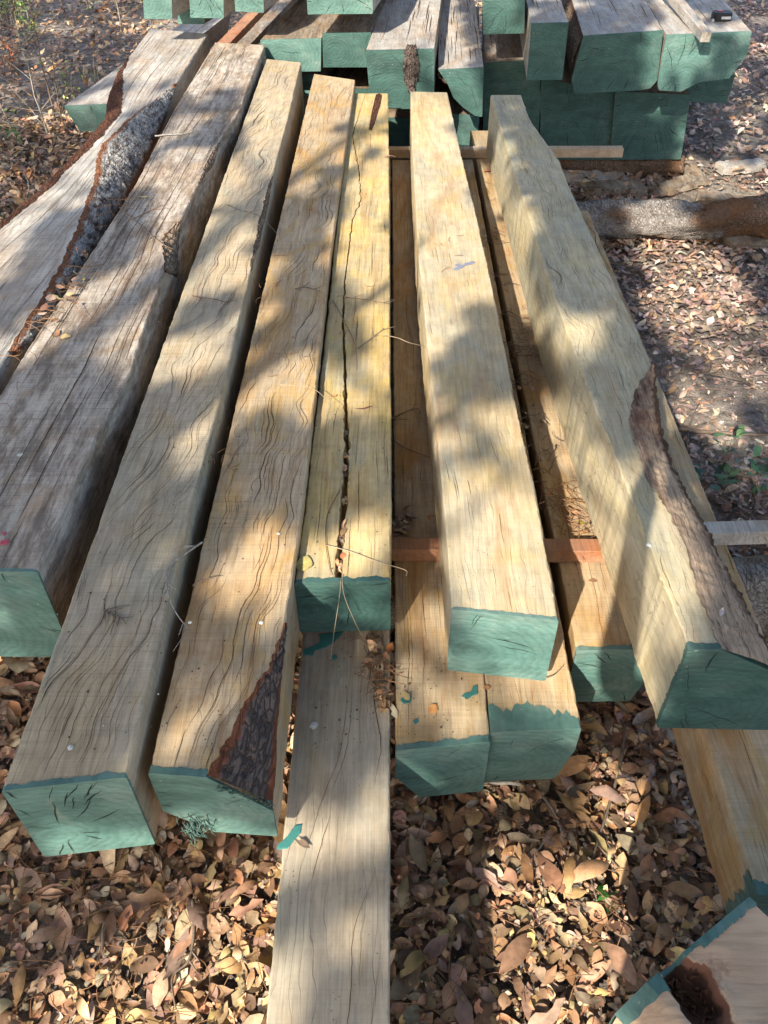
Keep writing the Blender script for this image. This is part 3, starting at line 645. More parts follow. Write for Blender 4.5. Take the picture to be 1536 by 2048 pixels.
0 and lath('spacer_strip', 'dark spacer strip between rows of the stack behind', (-1.6, 5.12, .80), (.9, 5.12, .80), .06, .04, 'old', 'spacer strip', SP, 4.)
lath('old_board', 'brown board lying behind the wide lichen-barked timber, left one', atz(425, 108, .40), atz(560, -30, .40), .09, .05, 'redlath', 'board', 'brown boards behind the front stack', 5., .003)
lath('old_board', 'brown board lying behind the front stack, right one nearer the green ends', atz(470, 105, .38), atz(620, -50, .38), .10, .05, 'old', 'board', 'brown boards behind the front stack', 6., .003)
lath('stake', 'thin square stake lying on the timber beside the tape measure', aty(1414, 66, 4.58)+np.array([0, 0, .004]), aty(1310, -60, 5.7), .048, .045, 'silver', 'stake', None, 7., .003)
# bark pieces and logs on the ground
def log(label, P0, P1, r0, r1, mat, n=170, seed=0., lump=.42, name='support_log', cat='log', group='support logs under the stacks'):
    P0 = Vector(P0); P1 = Vector(P1); pts = []; rad = []
    for i in range(n+1):
        t = i/n; p = P0.lerp(P1, t); p.z += .012*nz(t*5, seed); p.y += .03*nz(t*4, seed+4); pts.append(p)
        rad.append((r0+(r1-r0)*t)*(1+.10*nz(t*9, seed+7)))
    V, Fc = tube_geo(pts, rad, 44, 0, True, lump)
    o = mesh(name, V, Fc, mat, None, smooth=3.2, attr={'edge': [max(0., .5+.9*nz(v[0]*4, v[1]*4+seed, v[2]*6)) for v in V]})
    return tag(o, label, cat, group)
MAT['log_grey'] = bark_mat('old_log_bark', (.10, .08, .07), (.32, .28, .25), .35, (.17, .10, .06))
MAT['log_red'] = bark_mat('rotting_log', (.12, .075, .05), (.30, .21, .15), .0, (.19, .10, .055))
MAT['log_pale'] = bark_mat('bleached_log', (.16, .13, .11), (.42, .37, .32), .4, (.25, .18, .12))
log('grey-barked log on the leaves crossing under the far part of the front stack', (-1.6, 4.20, .10), (1.72, 4.17, .105), .105, .09, MAT['log_grey'], seed=3.)
log('brown rotting log with loose bark continuing to the right edge', (1.60, 4.20, .10), (3.6, 4.06, .085), .105, .12, MAT['log_red'], seed=8.)
log('bleached log beside the lower right timber, carrying its near end', (-1.2, 1.66, .095), (2.3, 1.60, .10), .12, .115, MAT['log_pale'], seed=12.)
log('low decayed log sunk in the leaves under the rear stack', (-1.6, 5.15, .05), (1.75, 5.05, .05), .075, .065, MAT['log_red'], seed=17.)
log('second decayed log further back under the rear stack', (-1.9, 6.7, .05), (2.0, 6.7, .05), .075, .065, MAT['log_grey'], seed=19.)
lath('bark_slab', 'loose slab of bark leaning on the litter by the rear corner timber', atz(1368, 322, .04), atz(1406, 364, .03), .11, .02, 'old', 'bark', None, 9., .008)
lath('bark_slab', 'flat grey slab of wood lying in the litter below the rear stack', atz(1310, 380, .03), atz(1385, 362, .03), .10, .025, 'old', 'wood slab', None, 10., .008)
CH = 'bark chunks around the far logs'
for i, (x0, y0, x1, y1, w_, m_, lab) in enumerate(((1395, 385, 1490, 398, .10, 'old', 'dark broken bark chunk above the brown rotting log'), (1165, 372, 1285, 366, .14, 'old', 'crumbling flat bark sheet between the rear stack and the grey-barked log'),
     (1120, 350, 1250, 348, .16, 'silver', 'pale decayed bark sheet close under the rear stack'), (1330, 372, 1385, 352, .09, 'old', 'small dark bark chunk right of the flat grey slab'), (1455, 480, 1535, 474, .07, 'old', 'bark splinter lying against the front of the brown rotting log'), (1440, 330, 1530, 322, .10, 'silver', 'pale wood sliver in the dusty litter at the right edge'))):
    lath('bark_chunk', lab, atz(x0, y0, .05), atz(x1, y1, .045), w_, .045, m_, 'bark', CH, 60.+i, .016)
# bottom right crossing timber
z = .60
T = [atz(1500, 1800, z), atz(1536, 1834, z)]
dirv = (T[1]-T[0])[:2]; dirv /= np.linalg.norm(dirv); tip = T[0][:2]
e2 = atz(1330, 1942, z)[:2]; ed = (e2-tip); We = np.linalg.norm(ed); ed /= We
e3 = atz(1250, 2010, z-.03)[:2]
root = empty('timber_beam', (tip[0]+.5, tip[1]-.2, .32), 'pinkish timber across the bottom right corner with a dark rotten hollow in its top', 'timber')
def PT(u, v, zz): return (tip[0]+ed[0]*u+dirv[0]*v, tip[1]+ed[1]*u+dirv[1]*v, zz)
nu, nv = 46, 110; V = []; WW = We+.085
HOL = (We*.80, .055)
def hz(u, v):
    zz = z
    # hollow round the corner notch
    du, dv = (u-We*.90-.10*v)/.034, (v-.045)/.062; r = math.hypot(du, dv)+.25*nz(u*40, v*40, 2.)
    if r < 1: zz -= .045*(1-r*r)**.7
    r2 = math.hypot((u-We*.72)/.05, (v-.04)/.045)+.2*nz(u*30, v*30, 8.)
    if r2 < 1: zz -= .006*(1-r2)
    if u > We+.035: zz -= (u-We-.035)*.9
    zz -= .004*max(0, 1-abs(u-We*1.0-.25*v)/.012)
    return zz
for i in range(nu+1):
    u = WW*i/nu
    for j in range(nv+1):
        v = 1.5*(j/nv)**1.6; V.append(PT(u, v, hz(u, v)))
Fc = [[i*(nv+1)+j, i*(nv+1)+j+1, (i+1)*(nv+1)+j+1, (i+1)*(nv+1)+j] for i in range(nu) for j in range(nv)]
o0 = len(V); rim = [i*(nv+1) for i in range(nu+1)]+[nu*(nv+1)+j for j in range(1, nv+1)]+[i*(nv+1)+nv for i in range(nu-1, -1, -1)]+[j for j in range(nv-1, 0, -1)]
low = []
for k in rim: low.append(len(V)); V.append((V[k][0], V[k][1], .33))
for q in range(len(rim)): Fc.append([rim[q], rim[(q+1) % len(rim)], low[(q+1) % len(rim)], low[q]])
Fc.append(low[::-1])
mk = [0.]*len(V)
for i in range(nu+1):
    for j in range(nv+1):
        d = z-V[i*(nv+1)+j][2]; u = WW*i/nu
        mk[i*(nv+1)+j] = min(1., d/.02) if u < We+.03 else 0.
def hollow_mat():
    w = NT('pink_oak_with_rot', .75, .2)
    c = w.ramp(w.noise(w.coord((3, 3, 3)), 1.5, 3), [(.3, (.44, .29, .185)), (.6, (.56, .40, .275))])
    gr = w.noise(w.coord((70, 6, 70), rot=(0, 0, R(-math.degrees(math.atan2(dirv[0], dirv[1]))))), 1., 6, .6, .3)
    gr = w.noise(w.coord((9, 95, 40), rot=(0, 0, -math.atan2(dirv[1], dirv[0]))), 1., 6, .6, .3)
    c = w.mix(1., c, w.ramp(gr, [(.3, .7), (.5, 1.), (.75, 1.12)]), 'MULTIPLY')
    at = w.n('ShaderNodeAttribute', attribute_name='edge'); n = w.noise(w.coord((40, 40, 40)), 1., 6, .7)
    m = w.math('ADD', at.outputs['Fac'], w.math('MULTIPLY', w.math('SUBTRACT', n, .5), .6))
    c = w.mix(w.ramp(m, [(.12, 0.), (.3, .9)]), c, (.16, .055, .03))
    c = w.mix(w.ramp(m, [(.75, 0.), (.95, .9)]), c, (.05, .025, .015))
    k = w.voro(w.coord((9, 9, 9), (2, 2, 0)), 1.); c = w.mix(w.ramp(k, [(.10, .8), (.2, 0.)]), c, (.16, .12, .09))
    return w.finish(c, w.bump(w.math('ADD', gr, n), .5, .003))
mesh('beam_body', V, Fc, hollow_mat(), root, smooth=.6, attr={'edge': mk})
g = Geo(); rh = random.Random(4)
for k in range(34):
    u = We*rh.uniform(.80, .98); v = .012+rh.uniform(0, .065); L_ = rh.uniform(.006, .018); a = rh.uniform(0, 6.28); zz = hz(u, v)+.001
    g.tube([PT(u, v, zz), PT(u+math.cos(a)*L_*.5, abs(v+math.sin(a)*L_*.5), zz+rh.uniform(.002, .010)), PT(u+math.cos(a+.6)*L_, abs(v+math.sin(a+.6)*L_)+.004, zz+rh.uniform(.0, .008))], [.0022, .0018, .0006], 5, .5)
mesh('rotten_splinters', g.v, g.f, MAT['rot'], root, smooth=3.2)
g = Geo()      # paint lip along the end
def lipstrip(u0, u1, wfun):
    N = 60; VV = []
    for i in range(N+1):
        u = u0+(u1-u0)*i/N; wv = wfun(i/N)
        for v, dz in ((-.004, -.25), (-.004, .001), (wv*.5, .0022), (wv, .0016)):
            vv = max(v, -.004); VV.append(PT(u, vv, (hz(u, max(0, vv))+dz) if dz > -.1 else .335))
    g.add(VV, [[i*4+k, i*4+k+1, (i+1)*4+k+1, (i+1)*4+k] for i in range(N) for k in range(3)])
lipstrip(-.003, We*.62, lambda t: .010+.003*nz(t*9, 1)+.0025*nz(t*70, 2))
lipstrip(We*.62, We*1.0, lambda t: .003+.002*nz(t*9, 3))
lipstrip(We*1.0, WW+.003, lambda t: .020+.008*nz(t*4, 5)+.003*nz(t*60, 6))
mesh('painted_end', g.v, g.f, MAT['paint'], root, smooth=.7)
log('short log block propping the crossing timber at the bottom right', (1.05, -.15, .16), (1.5, .55, .16), .165, .165, MAT['log_grey'], n=24, seed=23.)

# rotten knot of the rear timber
zz = aty(822, 100, 4.62)
V, Fc, E = [], [], []
NX, NY = 12, 30
for j in range(NY+1):
    t = j/NY
    for i in range(NX+1):
        s = i/NX-.5; wv = .10*(.55+.5*math.sin(math.pi*min(1, t*1.05)))*(1+.3*nz(t*7, s*3))
        p = aty(822, 88+95*t, 4.62-.004)
        V.append((p[0]+s*wv*.8, 4.612-.04*max(0., nz(s*14, t*9, 5))-.004*(1-abs(2*s)), p[2])); E.append(.1+abs(s)*.8)
Fc = [[j*(NX+1)+i, (j+1)*(NX+1)+i, (j+1)*(NX+1)+i+1, j*(NX+1)+i+1] for j in range(NY) for i in range(NX)]
mesh('rotten_knot', V, Fc, MAT['bark'], rot, smooth=3.2, attr={'edge': E})
# ------------------------------------------------------------------ tape measure
tp = aty(1437, 41, 5.0); tz = float(aty(1440, 40, 5.02)[2])
base = aty(1441, 42, 4.95)
root = empty('tape_measure', tuple(base), 'black tape measure with red trim lying on top of the rear timber', 'tape measure')
def rbox(c, sx, sy, sz, r, n=5):
    V, Fc = [], []; pr = []
    for (qx, qy, a0) in ((1, 1, 0), (-1, 1, 90), (-1, -1, 180), (1, -1, 270)):
        for k in range(n+1):
            a = R(a0+90*k/n); pr.append((qx*(sx/2-r)+r*math.cos(a), qy*(sy/2-r)+r*math.sin(a)))
    m = len(pr); lv = [(-sz/2, .9), (-sz/2+.1*sz, 1.), (sz/2-.1*sz, 1.), (sz/2, .9)]
    for zz_, s in lv: V += [(c[0]+x*s, c[1]+y*s, c[2]+zz_) for x, y in pr]
    for i in range(3):
        Fc += [[i*m+k, i*m+(k+1) % m, (i+1)*m+(k+1) % m, (i+1)*m+k] for k in range(m)]
    Fc += [list(range(m))[::-1], [3*m+k for k in range(m)]]
    return V, Fc
MAT['black'] = simple('black_rubber', (.018, .018, .02), .55, .2, 50, .2, .4)
MAT['red'] = simple('red_plastic', (.45, .03, .03), .4, .1, 50, .1, .5)
MAT['steel'] = simple('steel', (.5, .5, .5), .35, .1, 50, .1, .5)
V, Fc = rbox((base[0], base[1], base[2]+.022), .098, .085, .044, .03); mesh('case', V, Fc, MAT['black'], root, smooth=.6)
V, Fc = rbox((base[0]-.01, base[1]+.01, base[2]+.0455), .035, .03, .003, .013); mesh('face_plate', V, Fc, MAT['red'], root, smooth=.6)
V, Fc = rbox((base[0]-.052, base[1]-.03, base[2]+.01), .012, .022, .012, .002); mesh('tape_hook', V, Fc, MAT['steel'], root)
V, Fc = rbox((base[0]+.01, base[1]-.044, base[2]+.024), .05, .006, .012, .002); mesh('belt_clip', V, Fc, MAT['steel'], root)
CANOPY = (-.1, 1.1); SKY = .15; SUNE = 4.9; EXPO = 1.13
# ------------------------------------------------------------------ ground
def ground_mat():
    w = NT('forest_soil', .95, .1)
    n1 = w.noise(w.coord((1, 1, 1)), 1.3, 6, .6, .5); n2 = w.noise(w.coord((1, 1, 1)), 22., 8, .7)
    n3 = w.noise(w.coord((1, 1, 1), (9, 3, 0)), 120., 4, .7)
    c = w.ramp(n2, [(.3, (.05, .04, .034)), (.5, (.21, .18, .16)), (.7, (.36, .32, .28))])
    sand = w.ramp(w.math('ADD', n1, w.math('MULTIPLY', w.math('SUBTRACT', n2, .5), .25)), [(.50, 0.), (.60, .85)])
    c = w.mix(sand, c, (.34, .30, .25))
    c = w.mix(1., c, w.ramp(n3, [(.3, .65), (.7, 1.3)]), 'MULTIPLY')
    return w.finish(c, w.bump(w.math('ADD', n2, n3), .8, .012))
def gz_(x, y): return .02*nz(x*.8, y*.8, 4.)-.0
N = 150; xs = np.sign(np.linspace(-1, 1, N))*np.abs(np.linspace(-1, 1, N))**3*120
V = [(x, y+3, gz_(x, y+3)-.012+(.0)) for y in xs for x in xs]
Fc = [[j*N+i, j*N+i+1, (j+1)*N+i+1, (j+1)*N+i] for j in range(N-1) for i in range(N-1)]
tag(mesh('ground', V, Fc, ground_mat(), None, smooth=3.2), kind='structure')
# ------------------------------------------------------------------ leaves
PAL = np.array([(.33, .20, .115), (.27, .165, .10), (.21, .125, .075), (.38, .25, .15), (.42, .30, .19), (.25, .18, .13), (.16, .10, .065), (.36, .20, .10), (.28, .15, .08), (.31, .24, .18), (.11, .07, .045), (.40, .27, .13), (.24, .16, .115), (.30, .21, .15)])*np.array([1.2, 1.2, 1.18])
PALG = np.array([(.30, .22, .18), (.36, .27, .22), (.24, .17, .14), (.42, .34, .28), (.20, .15, .125), (.33, .22, .16), (.28, .17, .11), (.13, .10, .085)])
NS = 8
def leaf_batch(n, pos, size, tilt, pal, wr=(.24, .42), curl=1., yaw=None):
    """n leaves of bent, folded blades: mid row + two side rows"""
    t = np.linspace(0, 1, NS)
    W = (np.sin(np.pi*t**rng.uniform(.75, 1.25, (n, 1)))**.8)*rng.uniform(*wr, (n, 1))*.5
    W[:, 0] = .012; W[:, -1] = .006
    ln = size[:, None]
    x = (t[None]-.5)*ln
    cu = rng.normal(0, .32, (n, 1))*curl; fo = rng.normal(.12, .26, (n, 1))*curl; tw = rng.normal(0, .35, (n, 1))*curl
    zc = cu*(t[None]-.5)**2*ln*1.6
    W2 = [W*(1+rng.normal(0, .055, (n, NS)))*np.where(rng.uniform(0, 1, (n, 1)) < .18, 1-.8*(np.abs(t[None]-rng.uniform(.3, .9, (n, 1))) < .14), 1.) for _ in range(3)]
    rows = []
    for s in (-1, 0, 1):
        W = W2[s+1]; y = s*W*ln*np.cos(np.clip(fo, -1, 1))
        wav = .05*ln*np.sin(t[None]*9+rng.uniform(0, 6, (n, 1)))*abs(s)*curl*.5
        z_ = zc+abs(s)*W*ln*np.sin(np.clip(fo, -1.2, 1.2))+s*W*ln*tw*(t[None]-.5)*1.6+wav
        bend = rng.normal(0, .12, (n, 1))*ln*(t[None]-.5)**2*0+0
        rows.append(np.stack([x, y+bend, z_], -1))
    P = np.concatenate(rows, 1)                       # n, 3*NS, 3
    ya = rng.uniform(0, 2*np.pi, n) if yaw is None else yaw
    ax = rng.normal(0, 1, n)*tilt; ay = rng.normal(0, 1, n)*tilt
    def rot(P, a, i, j):
        c, s = np.cos(a)[:, None], np.sin(a)[:, None]; Q = P.copy()
        Q[..., i] = P[..., i]*c-P[..., j]*s; Q[..., j] = P[..., i]*s+P[..., j]*c; return Q
    P = rot(P, ax, 1, 2); P = rot(P, ay, 0, 2); P = rot(P, ya, 0, 1)
    mn_ = P[..., 2].min(1)
    P[..., 2] -= mn_[:, None]*.8
    P += pos[:, None, :]
    base = []
    for r in (0, 1):
        for k in range(NS-1): base.append([r*NS+k, (r+1)*NS+k, (r+1)*NS+k+1, r*NS+k+1])
    Fb = np.array(base)[None]+(np.arange(n)*3*NS)[:, None, None]
    c = pal[rng.integers(0, len(pal), n)]*rng.uniform(.65, 1.35, (n, 1))*rng.uniform(.9, 1.1, (n, 3))
    C = np.repeat(c[:, None], 3*NS, 1); C[:, NS:2*NS] *= 1.18
    C = np.concatenate([C, np.ones((n, 3*NS, 1))], -1)
    return P.reshape(-1, 3), Fb.reshape(-1, 4), C.reshape(-1, 4)
def fast_mesh(name, P, Fb, C, mat, parent=None):
    if parent is not None: P = P-np.array(parent.location)
    me = bpy.data.meshes.new(name); me.vertices.add(len(P)); me.vertices.foreach_set('co', P.astype(np.float32).ravel())
    me.loops.add(Fb.size); me.loops.foreach_set('vertex_index', Fb.astype(np.int32).ravel())
    me.polygons.add(len(Fb)); k = Fb.shape[1]
    me.polygons.foreach_set('loop_start', np.arange(0, Fb.size, k, dtype=np.int32)); me.polygons.foreach_set('loop_total', np.full(len(Fb), k, dtype=np.int32))
    me.materials.append(mat); me.update(calc_edges=True)
    me.polygons.foreach_set('use_smooth', np.ones(len(Fb), bool))
    if C is not None:
        a = me.color_attributes.new('col', 'FLOAT_COLOR', 'POINT'); a.data.foreach_set('color', C.astype(np.float32).ravel())
    o = bpy.data.objects.new(name, me); COL.objects.link(o)
    if parent is not None: o.parent = parent
    return o
def field(x, y, f, s): return np.array([nz(a*f, b*f, s) for a, b in zip(x, y)])
batches = []
def scatter(n, x0, x1, y0, y1, smin, smax, tilt, pal, zr=(.0, .035), clear=None, wr=(.35, .62)):
    x = rng.uniform(x0, x1, n); y = rng.uniform(y0, y1, n)
    if clear is not None:
        k = field(x, y, clear[0], clear[1])+rng.uniform(-.25, .25, n) < clear[2]; x, y = x[k], y[k]; n = len(x)
    zz = rng.uniform(*zr, n)+np.array([gz_(a, b) for a, b in zip(x, y)])
    batches.append(leaf_batch(n, np.stack([x, y, zz], 1), rng.uniform(smin, smax, n)*rng.choice([.6, .85, 1., 1.], n), tilt, pal, wr))
scatter(13000, -1.7, 1.55, .0, 1.9, .008, .022, .4, PAL, (.02, .048), wr=(.4, 1.))
scatter(12500, -1.7, 1.55, .05, 1.9, .035, .065, .17, PAL, (.0, .035), wr=(.36, .6))
scatter(2500, -1.7, 1.55, .05, 1.9, .02, .045, .3, PAL, (.02, .045), wr=(.3, .7))
scatter(3600, -1.7, 1.55, .05, 1.9, .035, .062, .13, PAL*1.12, (.03, .043), wr=(.42, .75))
scatter(1300, -1.7, 1.55, .05, 1.9, .07, .115, .16, PAL, (.03, .05), wr=(.28, .45))
scatter(1500, .6, 1.6, .05, 1.9, .03, .055, .30, PALG, (.0, .03))
scatter(1500, .55, 1.3, .9, 2.0, .04, .07, .30, PALG, (.02, .04))
scatter(9000, .75, 3.2, 1.8, 3.2, .03, .06, .22, PALG*1.15, (.0, .02), (1.6, 3., .0))
scatter(24000, .75, 4.2, 1.8, 5.2, .008, .024, .35, PALG, (.0, .012), (2.2, 13., .15))
scatter(9000, .75, 3.8, 3.2, 5.0, .035, .065, .25, PALG*1.1, (.0, .025), (1.2, 5., .2))
scatter(10000, 1.0, 5.0, 4.8, 9.5, .045, .085, .3, PALG*1.1, (.0, .03), (.9, 7., .25))
scatter(15000, -4.5, -1.0, 2.6, 6.0, .045, .085, .35, PAL, (.0, .04), (1.2, 9., .75))
scatter(9000, -4.5, -1.0, 2.6, 6.5, .012, .03, .4, PAL, (.0, .045))
scatter(16000, -7.5, 1.0, 5.5, 11.5, .05, .09, .35, PAL, (.0, .04), (.9, 11., .7))
scatter(2500, -1.6, 1.4, 3.9, 5.4, .05, .08, .35, PAL, (.0, .04))
scatter(3000, 4.0, 9., 4., 12., .05, .09, .35, PALG, (.0, .03), (.9, 11., .2))
Ps, Fs, Cs, off = [], [], [], 0
for P, Fb, C in batches: Ps.append(P); Fs.append(Fb+off); Cs.append(C); off += len(P)
tag(fast_mesh('leaf_litter', np.concatenate(Ps), np.concatenate(Fs), np.concatenate(Cs), MAT['leaf']), kind='stuff')
# needles and small sticks among the leaves
def sticks(name, n, area, lmin, lmax, rad, mat, zr, bend=.2, kind='stuff', clearf=None, pts=None):
    g = Geo()
    for i in range(n):
        if pts: cx, cy, cz = pts(i)
        else: cx, cy, cz = random.uniform(*area[:2]), random.uniform(*area[2:]), None
        if cz is None: cz = random.uniform(*zr)+gz_(cx, cy)
        a = random.uniform(0, 6.28); L = random.uniform(lmin, lmax); b = random.gauss(0, bend); tz_ = random.gauss(0, .12)
        P = []
        for k in range(5):
            t = k/4-.5; aa = a+b*t*2; P.append((cx+math.cos(aa)*t*L, cy+math.sin(aa)*t*L, cz+abs(tz_)*(t+.5)*L*.4))
        g.tube(P, [rad*.8, rad, rad, rad*.8, rad*.4], 4)
    return tag(mesh(name, g.v, g.f, mat, None, smooth=3.2), kind=kind)
sticks('pine_needles', 2600, (-1.6, 1.5, .2, 2.2), .06, .17, .0009, MAT['needle'], (.025, .06), .3)
sticks('pine_needles', 700, (.8, 3.4, 1.8, 5.), .05, .16, .0012, MAT['needle'], (.02, .05), .3)
sticks('ground_twigs', 330, (-6, -1.2, 2.6, 9.), .1, .55, .003, MAT['twig'], (.02, .09), .5)
sticks('ground_twigs', 260, (-4.4, -1.2, 2.8, 6.), .1, .4, .0018, MAT['twig_pale'], (.02, .10), .5)
sticks('ground_twigs', 170, (.9, 4.5, 2., 8.), .08, .4, .0025, MAT['twig'], (.02, .05), .4)
# grass and ground cover
def tufts(name, n, xr, yr, h, mat_cols, thr, f, s, wid=.004):
    x = rng.uniform(*xr, n); y = rng.uniform(*yr, n); k = field(x, y, f, s) > thr; x, y = x[k], y[k]; n = len(x)
    hh = rng.uniform(.4, 1., n)*h; a = rng.uniform(0, 6.28, n); ln = rng.uniform(.1, .7, n)*hh
    P = np.zeros((n, 6, 3)); 
    for q, (t, w_) in enumerate(((0, 1.), (.55, .8), (1., .1))):
        bx = x+np.cos(a)*ln*t**2; by = y+np.sin(a)*ln*t**2; bz = hh*t
        for m_, sg in ((0, -1), (1, 1)):
            P[:, q*2+m_] = np.stack([bx-np.sin(a)*wid*w_*sg, by+np.cos(a)*wid*w_*sg, bz], 1)
    Fb = np.array([[0, 1, 3, 2], [2, 3, 5, 4]])[None]+(np.arange(n)*6)[:, None, None]
    c = np.array(mat_cols)[rng.integers(0, len(mat_cols), n)]; C = np.concatenate([np.repeat(c[:, None], 6, 1), np.ones((n, 6, 1))], -1)
    return tag(fast_mesh(name, P.reshape(-1, 3), Fb.reshape(-1, 4), C.reshape(-1, 4), MAT['green']), kind='stuff')
GR = [(.10, .17, .045), (.15, .22, .06), (.20, .24, .09), (.08, .12, .035)]
tufts('grass', 9000, (4.0, 9.5), (7.3, 13.), .09, GR, -.1, .8, 3.)
tufts('grass', 5000, (-7.5, -1.6), (4.2, 10.), .13, GR+[(.3, .25, .13), (.35, .3, .16)], .12, .9, 6.)
# ------------------------------------------------------------------ undergrowth at upper left, seedlings at right
def leafy(n, centres, spread, size, cols, wr=(.4, .6)):
    c = np.array(centres)[rng.integers(0, len(centres), n)]+rng.normal(0, 1, (n, 3))*spread
    return leaf_batch(n, c, rng.uniform(.7, 1.3, n)*size, .6, np.array(cols), wr, .6)
def sapling(label, x, y, h, nb, seed, leaves=0, cols=GR, lean=(0, 0), group='bare saplings at the forest edge', r=.006, lsize=.03):
    rr = random.Random(seed); root = empty('sapling', (x, y, 0), label, 'sapling', group)
    g = Geo(); tips = []
    st = [(x+lean[0]*t*h+.03*nz(t*4, seed), y+lean[1]*t*h+.03*nz(t*4, seed+5), h*t) for t in np.linspace(0, 1, 9)]
    g.tube(st, list(np.linspace(r, r*.3, 9)), 5)
    for k in range(nb):
        t = rr.uniform(.15, .95); i = int(t*8); p = np.array(st[i]); a = rr.uniform(0, 6.28); L = rr.uniform(.12, .4)*h*(1.1-t*.5); up = rr.uniform(.2, .9)
        pts = [tuple(p+np.array([math.cos(a)*L*s, math.sin(a)*L*s, up*L*s+.02*nz(s*5, k, seed)])+.02*np.array([nz(s*6, k), nz(s*6, k+9), 0])) for s in np.linspace(0, 1, 6)]
        g.tube(pts, list(np.linspace(r*.45, r*.12, 6)), 4); tips += pts[2:]
    mesh('stem', g.v, g.f, MAT['twig'] if seed % 2 else MAT['twig_pale'], root, smooth=3.2)
    if leaves:
        P, Fb, C = leafy(leaves, tips, .02, lsize, cols); fast_mesh('foliage', P, Fb, C, MAT['green'], root)
    return root
def gp(px, py): p = atz(px, py, 0.); return float(p[0]), float(p[1])
G2 = [(.07, .13, .04), (.10, .17, .05), (.14, .2, .06), (.22, .26, .08)]
RDL = [(.28, .10, .05), (.34, .16, .08), (.2, .12, .06)]
S = [((112, 250), 1.0, 14, 'tall bare sapling rising left of the wide lichen-barked timber', 0, G2, (.03, .05)),
     ((100, 285), .75, 12, 'forked dead sapling standing in front of the tall bare one', 0, G2, (-.05, .05)),
     ((128, 275), .55, 10, 'short dead stem bending toward the timbers at left', 10, G2, (.1, .05)),
     ((45, 300), .5, 10, 'low twiggy bush with sparse green leaves at the left edge', 60, G2, (-.2, .0)),
     ((30, 150), .35, 12, 'reddish-leaved low shrub near the left edge', 120, RDL, (0, 0)),
     ((70, 90), .4, 14, 'small leafy green shrub beneath the top left corner', 160, G2, (0, 0)),
     ((20, 50), .45, 16, 'dense green shrub in the top left corner', 220, G2, (0, 0)),
     ((245, 60), .6, 10, 'thin sapling near the leftmost top green end', 20, G2, (-.05, .1)),
     ((180, 30), .4, 12, 'green seedling clump in the litter at the top left', 90, G2, (0, 0)),
     ((150, 200), .25, 8, 'yellow-green sprout in the litter beside the ground timber', 40, [(.25, .3, .08), (.18, .24, .07)], (0, 0))]
for i, ((px, py), h, nb, lab, nl, cl, ln) in enumerate(S):
    x, y = gp(px, py); sapling(lab, x, y, h, nb, i+3, nl, cl, ln)
OAK = [(.035, .085, .045), (.05, .11, .06), (.07, .14, .06), (.05, .10, .075)]
for i, (px, py, h, lab) in enumerate(((1395, 1000, .16, 'small green oak seedling beside the right end of the front stack, left one'), (1440, 985, .22, 'middle green oak seedling with blue-green leaves at the right'), (1500, 1010, .20, 'green oak seedling closest to the right edge'))):
    x, y = gp(px, py); root = empty('oak_seedling', (x, y, 0), lab, 'seedling', 'green oak seedlings')
    g = Geo(); tips = []; rr = random.Random(i+40)
    for b in range(3):
        a = rr.uniform(0, 6.28); pts = [(x+math.cos(a)*.07*t*t, y+math.sin(a)*.07*t*t, h*t*(1-.15*b)) for t in np.linspace(0, 1, 6)]
        g.tube(pts, [.002, .002, .0018, .0015, .0012, .001], 5); tips += pts[2:]
    mesh('stem', g.v, g.f, MAT['twig'], root, smooth=3.2)
    for q in range(17 if i else 12):
        P, Fb, C = leafy(1, tips, .016, .048, OAK, (.42, .6)); fast_mesh('leaf', P, Fb, C, MAT['green'], root)
x, y = gp(1195, 1805); root = empty('sprout', (x, y, .02), 'tiny bright green sprout in the litter at the lower right', 'sprout')
g = Geo(); g.tube([(x, y, 0), (x, y, .04)], .0015, 5); mesh('stem', g.v, g.f, MAT['twig'], root)
P, Fb, C = leafy(6, [(x, y, .05), (x+.012, y-.01, .045)], .010, .035, [(.03, .11, .02), (.05, .15, .03)], (.3, .5)); fast_mesh('foliage', P, Fb, C, MAT['green'], root)

# ------------------------------------------------------------------ fallen branches and twigs, each its own thing
def smooth_poly(P, n):
    P = [np.array(p) for p in P]; out = []
    for i in range(len(P)-1):
        p0, p1, p2, p3 = P[max(i-1, 0)], P[i], P[i+1], P[min(i+2, len(P)-1)]
        for k in range(n):
            t = k/n; out.append(.5*((2*p1)+(-p0+p2)*t+(2*p0-5*p1+4*p2-p3)*t*t+(-p0+3*p1-3*p2+p3)*t**3))
    out.append(P[-1]); return out
def twig(label, pix, z, r, mat='twig', side=0, group='fallen twigs', name='twig', seed=0, zs=None, cat='twig', lift=.0):
    rr = random.Random(seed+len(label)); P = []
    for i, (px, py) in enumerate(pix): P.append(atz(px, py, (zs[i] if zs else z)+r*1.05))
    Q = smooth_poly(P, 6); m = len(Q)
    for i, q in enumerate(Q): q[2] += lift*math.sin(math.pi*i/(m-1))+r*.4*(1+nz(i*.8, seed))
    g = Geo(); g.tube(Q, [r*(1-.55*i/(m-1)) for i in range(m)], 6, .5)
    for k in range(side):
        i = rr.randrange(1, m-1); p = Q[i]; d = Q[i+1]-Q[i-1]; a = math.atan2(d[1], d[0])+rr.choice([-1, 1])*rr.uniform(.5, 1.1); L = rr.uniform(.015, .05)*max(1, r/.0015)**.5
        g.tube([tuple(p+np.array([math.cos(a)*L*t, math.sin(a)*L*t, .004*t+.002*nz(t*4, k)])) for t in (0, .35, .7, 1.)], [r*.6, r*.5, r*.4, r*.2], 5, .4)
    return tag(mesh(name, g.v, g.f, MAT[mat], None, smooth=3.2), label, cat, group)
twig('forked pale twig bridging the first two wavy cracked timbers near their green ends', [(405, 1085), (372, 1108), (338, 1135), (335, 1180), (352, 1225), (380, 1262)], .712, .0022, 'twig_pale', 6, seed=1)
